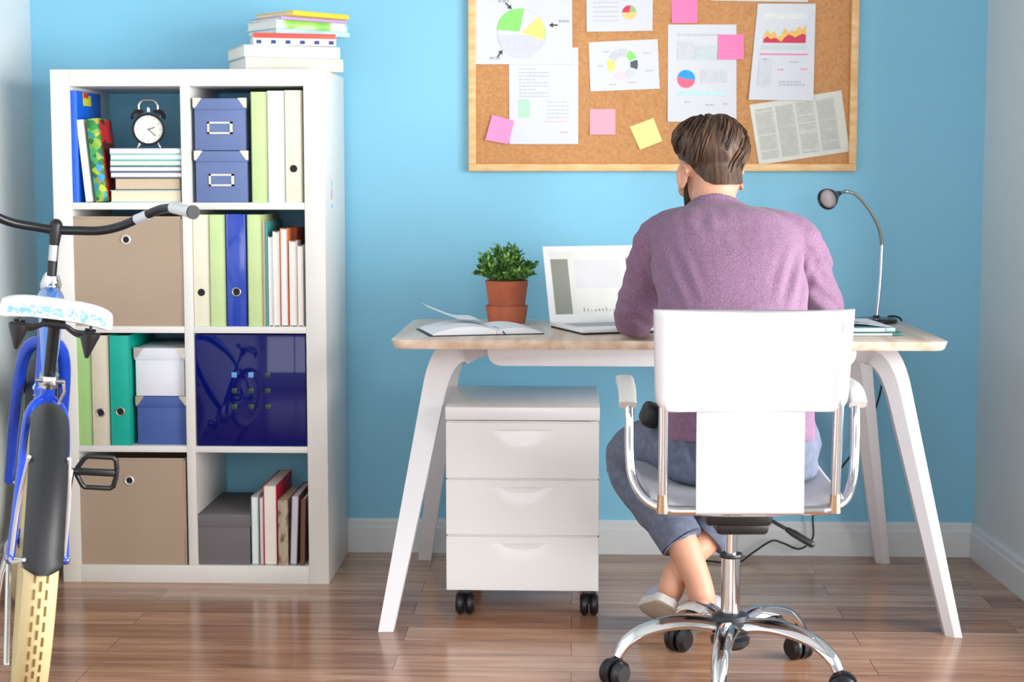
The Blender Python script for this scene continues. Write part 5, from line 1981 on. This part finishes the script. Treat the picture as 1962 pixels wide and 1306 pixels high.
# fork with wide crown
fk = []
for s_ in (-1, 1):
    fk.append([(s_ * 0.004, 0.768, 0.738), (s_ * 0.036, 0.785, 0.728), (s_ * 0.056, 0.815, 0.665), (s_ * 0.062, 0.875, 0.50), (s_ * 0.062, 0.935, 0.385), (s_ * 0.062, WB, 0.335)])
for p in fk:
    MB().tube(cr_spline(p, 8), lambda t: 0.0185 - 0.005 * t, 16, round_ends=True).build('fork_leg', bblue, bike)
# seat post, clamp
sp0, sp1 = ST + V((0, 0.0, 0.0)), V((0, 0.172, 0.845))
MB().tube([ST + V((0, 0.02, -0.04)), sp1], 0.0135, 16).build('seat_post', BLACKP, bike)
c = MB()
c.cyl(ST + V((0, 0.004, -0.012)), ST + V((0, -0.006, 0.016)), 0.022, 20)
c.box(ST + V((0, -0.024, 0.002)), (0.030, 0.018, 0.022), 0.003).cyl(ST + V((-0.030, -0.028, 0.002)), ST + V((0.034, -0.028, 0.002)), 0.005, 10)
c.tube([ST + V((0.032, -0.028, 0.002)), ST + V((0.036, -0.02, -0.02)), ST + V((0.026, -0.015, -0.05))], 0.0045, 8, round_ends=True)
c.build('seat_clamp', STEEL, bike)
# light flecked lettering decal down the tube
dcl = MB()
rnd = random.Random(12)
pth = [BB.lerp(V((0, 0.70, 0.66)), t) for t in [0.35 + 0.6 * k / 22 for k in range(23)]]
for q in pth:
    for _ in range(3):
        a = R(rnd.uniform(195, 285))
        pos = q + V((math.cos(a) * 0.0225, math.sin(a) * 0.0225 * 0.5, 0)) + V((0, 0, rnd.uniform(-0.01, 0.01)))
        dcl.box(pos, (rnd.uniform(0.003, 0.007), 0.003, rnd.uniform(0.004, 0.012)), rot=(0, rnd.uniform(-1, 1), 0))
dcl.build('tube_decal', mat('ice_decal', (150, 206, 236), 0.4), dt, smooth=False)
# saddle
SY, SZ_ = 0.0, 0.880
sad = thing('saddle', None, None)
bpy.data.objects.remove(sad)
sd = MB()
rg = []
for i in range(23):
    v = i / 22
    y = 0.005 + 0.275 * v
    wv = 0.122 if v < 0.25 else 0.122 - 0.092 * (math.sin(min(1, (v - 0.25) / 0.6) * PI / 2) ** 1.2)
    dz = 0.046 - 0.012 * v
    rise = 0.004 * math.sin(v * 2 * PI) - 0.006 * v
    e = 1.0
    if v < 0.10:
        k = 1 - v / 0.10
        e = math.sqrt(max(0.0, 1 - 0.25 * k * k))
        dz *= 1 - 0.22 * k * k
    if v > 0.9:
        k = (v - 0.9) / 0.1
        e = math.sqrt(max(0.06, 1 - k * k))
        dz *= math.sqrt(max(0.2, 1 - k * k))
    ring = []
    n = 36
    for j in range(n):
        t = 2 * PI * j / n
        x = wv * e * sq(math.cos(t), 0.45)
        z = dz * 0.5 * sq(math.sin(t), 0.55)
        zc = 0.0 - 0.020 * (abs(x) / 0.122) ** 3 * (1 if math.sin(t) < 0.2 else 0.45)
        ring.append(V((x, y, SZ_ + rise + z + zc)))
    rg.append(ring)
sd.rings(rg)
SROT = Matrix.Translation((0, 0.12, SZ_)) @ Matrix.Rotation(R(3.5), 4, 'Y') @ Matrix.Translation((0, -0.12, -SZ_))
bmesh.ops.transform(sd.bm, matrix=SROT, verts=sd.bm.verts)
so = sd.build('saddle', mat('white_vinyl', (236, 236, 236), 0.4), bike, angle=60)
# pale blue scroll print along the rear band
sc = MB()
rnd = random.Random(22)
for k in range(150):
    x = rnd.uniform(-0.108, 0.108)
    z = SZ_ - 0.003 - 0.016 * (abs(x) / 0.122) ** 3 + rnd.uniform(-0.0105, 0.0105)
    y0 = 0.0032 - 0.0 
    a = rnd.uniform(0, 2 * PI)
    r_ = rnd.uniform(0.0018, 0.0045)
    pts = [V((x + r_ * math.cos(a + q * 0.8), y0, z + r_ * math.sin(a + q * 0.8))) for q in range(5)]
    sc.tube(pts, 0.0009, 5, mi=0 if rnd.random() < 0.75 else 1)
bmesh.ops.transform(sc.bm, matrix=SROT, verts=sc.bm.verts)
sc.build('floral_print', [mat('aqua_print', (120, 190, 212), 0.6), mat('grey_blue_print', (160, 178, 204), 0.6)], so)
# rails, springs
rl = MB()
for s_ in (-1, 1):
    rl.tube(cr_spline([(s_ * 0.078, 0.030, 0.838), (s_ * 0.05, 0.06, 0.828), (s_ * 0.022, 0.13, 0.842), (s_ * 0.018, 0.20, 0.85), (s_ * 0.012, 0.25, 0.862)], 6), 0.0042, 8)
rl.tube(cr_spline([(-0.085, 0.026, 0.840), (-0.045, 0.022, 0.838), (-0.02, 0.02, 0.848), (0.02, 0.02, 0.848), (0.045, 0.022, 0.838), (0.085, 0.026, 0.840)], 6), 0.0058, 8)
rl.cyl((-0.026, 0.165, 0.843), (0.026, 0.165, 0.843), 0.014, 16)
bmesh.ops.transform(rl.bm, matrix=SROT, verts=rl.bm.verts)
rl.build('saddle_rails', BLACKP, bike)
for s_ in (-1, 1):
    s2 = MB()
    s2.lathe([(0, 0.0), (0.0035, 0.0), (0.006, 0.006), (0.0215, 0.048), (0.0225, 0.055), (0.019, 0.058), (0, 0.058)], 20, Matrix.Translation((s_ * 0.076, 0.034, 0.783)), caps=False)
    s2.cyl((s_ * 0.076, 0.034, 0.838), (s_ * 0.076, 0.034, 0.862), 0.0035, 8)
    s2.cyl((s_ * 0.064, 0.034, 0.846), (s_ * 0.088, 0.034, 0.846), 0.003, 8)
    bmesh.ops.transform(s2.bm, matrix=SROT, verts=s2.bm.verts)
    s2.build('saddle_spring', BLACKP, bike)
# stem and handlebar
s0 = HT1 + (HT1 - HT0).normalized() * 0.036
sdir = (HT1 - HT0).normalized()
SB = V((0, 0.700, 1.038))
stm = MB()
stm.tube([s0, s0.lerp(SB, 0.34)], 0.0125, 14)
stm.tube([s0.lerp(SB, 0.66), SB + V((0, 0, -0.012)), SB + V((0, 0, 0.012))], [0.0125, 0.016, 0.017], 16, round_ends=True)
so_ = stm.build('stem', BLACKP, bike)
MB().tube([s0.lerp(SB, 0.33), s0.lerp(SB, 0.67)], 0.0128, 14).build('stem_band', STEEL, so_)
bar_h = [(0, 0, 0), (0.05, -0.002, 0.003), (0.11, -0.014, 0.009), (0.16, -0.035, 0.026), (0.21, -0.075, 0.056), (0.25, -0.125, 0.080), (0.28, -0.18, 0.088)]
hb_ = [V(p) + SB for p in bar_h]
hb_l = [V((-p[0], p[1], p[2])) + SB for p in bar_h[:0:-1]]
MB().tube(cr_spline(hb_l + hb_, 6), 0.0118, 14).build('handlebar', mat('satin_black', (24, 24, 28), 0.3), bike)
for s_ in (-1, 1):
    g0, g1 = V((s_ * 0.276, -0.173, 0.088)) + SB, V((s_ * 0.316, -0.262, 0.082)) + SB
    g = MB().tube([g0, g1], 0.0150, 16).build('grip', mat('pale_grip', (216, 218, 220), 0.4), bike)
    MB().tube([g1, g1 + (g1 - g0).normalized() * 0.006], 0.0175, 20, round_ends=False).build('grip_end', BLACKP, g)
    a, b2 = V((s_ * 0.196, -0.062, 0.047)) + SB, V((s_ * 0.222, -0.088, 0.063)) + SB
    MB().tube([a, b2], 0.0132, 14).build('bar_label', mat('silver_rod', (206, 208, 214), 0.35, 0.2), bike)
# cranks and pedals
CT, CB_ = V((0.075, 0.43, 0.458)), V((-0.075, 0.43, 0.112))
cm = STEEL
MB().tube([BB + V((0.046, 0, 0)), BB.lerp(CT, 0.5) + V((0.03, 0, 0)), CT], [0.012, 0.0095, 0.010], 12, round_ends=True).build('crank_arm', cm, bike)
MB().tube([BB + V((-0.046, 0, 0)), BB.lerp(CB_, 0.5) + V((-0.03, 0, 0)), CB_], [0.012, 0.0095, 0.010], 12, round_ends=True).build('crank_arm', cm, bike)
MB().lathe([(0.02, -0.0015), (0.085, -0.0015), (0.089, 0), (0.085, 0.0015), (0.02, 0.0015)], 44, Matrix.Translation(BB + V((0.050, 0, 0))) @ Matrix.Rotation(R(90), 4, 'Y'), caps=False).build('chainring', STEEL, bike)
MB().lathe([(0.012, -0.0015), (0.034, -0.0015), (0.036, 0), (0.034, 0.0015), (0.012, 0.0015)], 30, Matrix.Translation((0.050, 0, 0.33)) @ Matrix.Rotation(R(90), 4, 'Y'), caps=False).build('sprocket', STEEL, bike)
ch = [V((0.050, 0.43 + 0.089 * math.cos(a), 0.285 + 0.089 * math.sin(a))) for a in (R(95 - 190 * k / 16) for k in range(17))]
ch += [V((0.050, 0.036 * math.cos(a), 0.33 + 0.036 * math.sin(a))) for a in (R(265 - 170 * k / 10) for k in range(11))]
MB().tube(ch, 0.0042, 6, closed=True).build('chain', mat('dark_chain', (60, 56, 52), 0.4, 0.8), bike)
for base, s_ in ((CT, 1), (CB_, -1)):
    M_ = Matrix.Translation(base + V((s_ * 0.012, 0, 0))) @ (Matrix.Rotation(R(-82), 4, 'X')) @ Matrix.Diagonal((s_, 1, 1, 1))
    pdl = MB()
    out = [(0.004, 0.010), (0.018, 0.034), (0.026, 0.040), (0.086, 0.040), (0.094, 0.034), (0.098, 0.012), (0.098, -0.012), (0.094, -0.034), (0.086, -0.040), (0.026, -0.040), (0.018, -0.034), (0.004, -0.010)]
    n = len(out)
    for q in range(n):
        a, b2 = out[q], out[(q + 1) % n]
        pdl.tube([V((a[0], a[1], 0)), V((b2[0], b2[1], 0))], 0.0062, 8, round_ends=True)
    pdl.box((0.05, 0, 0), (0.09, 0.017, 0.016), 0.004)
    pdl.cyl((-0.012, 0, 0), (0.02, 0, 0), 0.008, 12)
    bmesh.ops.transform(pdl.bm, matrix=M_, verts=pdl.bm.verts)
    pdl.build('pedal', BLACKP, bike)
# kickstand
MB().tube([(-0.060, 0.0, 0.315), (-0.050, -0.13, 0.13)], 0.0065, 10, round_ends=True).build('kickstand', STEEL, bike)


# ---------------------------------------------------------------- daylight
def area(name, loc, target, sx, sy, power, col):
    l = bpy.data.lights.new(name, 'AREA')
    l.shape = 'RECTANGLE'
    l.size, l.size_y = sx, sy
    l.energy = power
    l.color = col
    o = bpy.data.objects.new(name, l)
    COL.objects.link(o)
    o.location = loc
    o.rotation_euler = (V(target) - V(loc)).to_track_quat('-Z', 'Y').to_euler()
    return o


area('daylight_side_window', (3.9, -3.5, 1.25), (0.0, -2.7, 1.0), 6.0, 2.8, 590, (1.0, 0.985, 0.96))
area('daylight_front_window', (0.0, -7.6, 1.5), (0.0, 0, 0.95), 3.6, 2.4, 95, (0.98, 0.99, 1.0))

w = bpy.data.worlds.new('world')
scene.world = w
w.use_nodes = True
nt = w.node_tree
bg = nt.nodes['Background']
bg.inputs['Color'].default_value = (0.86, 0.93, 1.0, 1)
bg.inputs['Strength'].default_value = 0.5

scene.view_settings.view_transform = 'Standard'
scene.view_settings.look = 'None'
scene.view_settings.gamma = 1
scene.view_settings.use_curve_mapping = False
scene.view_settings.exposure = 0.36
scene.cycles.use_denoising = True
scene.cycles.max_bounces = 10
scene.cycles.diffuse_bounces = 5
scene.cycles.caustics_reflective = False
scene.cycles.caustics_refractive = False
scene.cycles.sample_clamp_indirect = 6.0
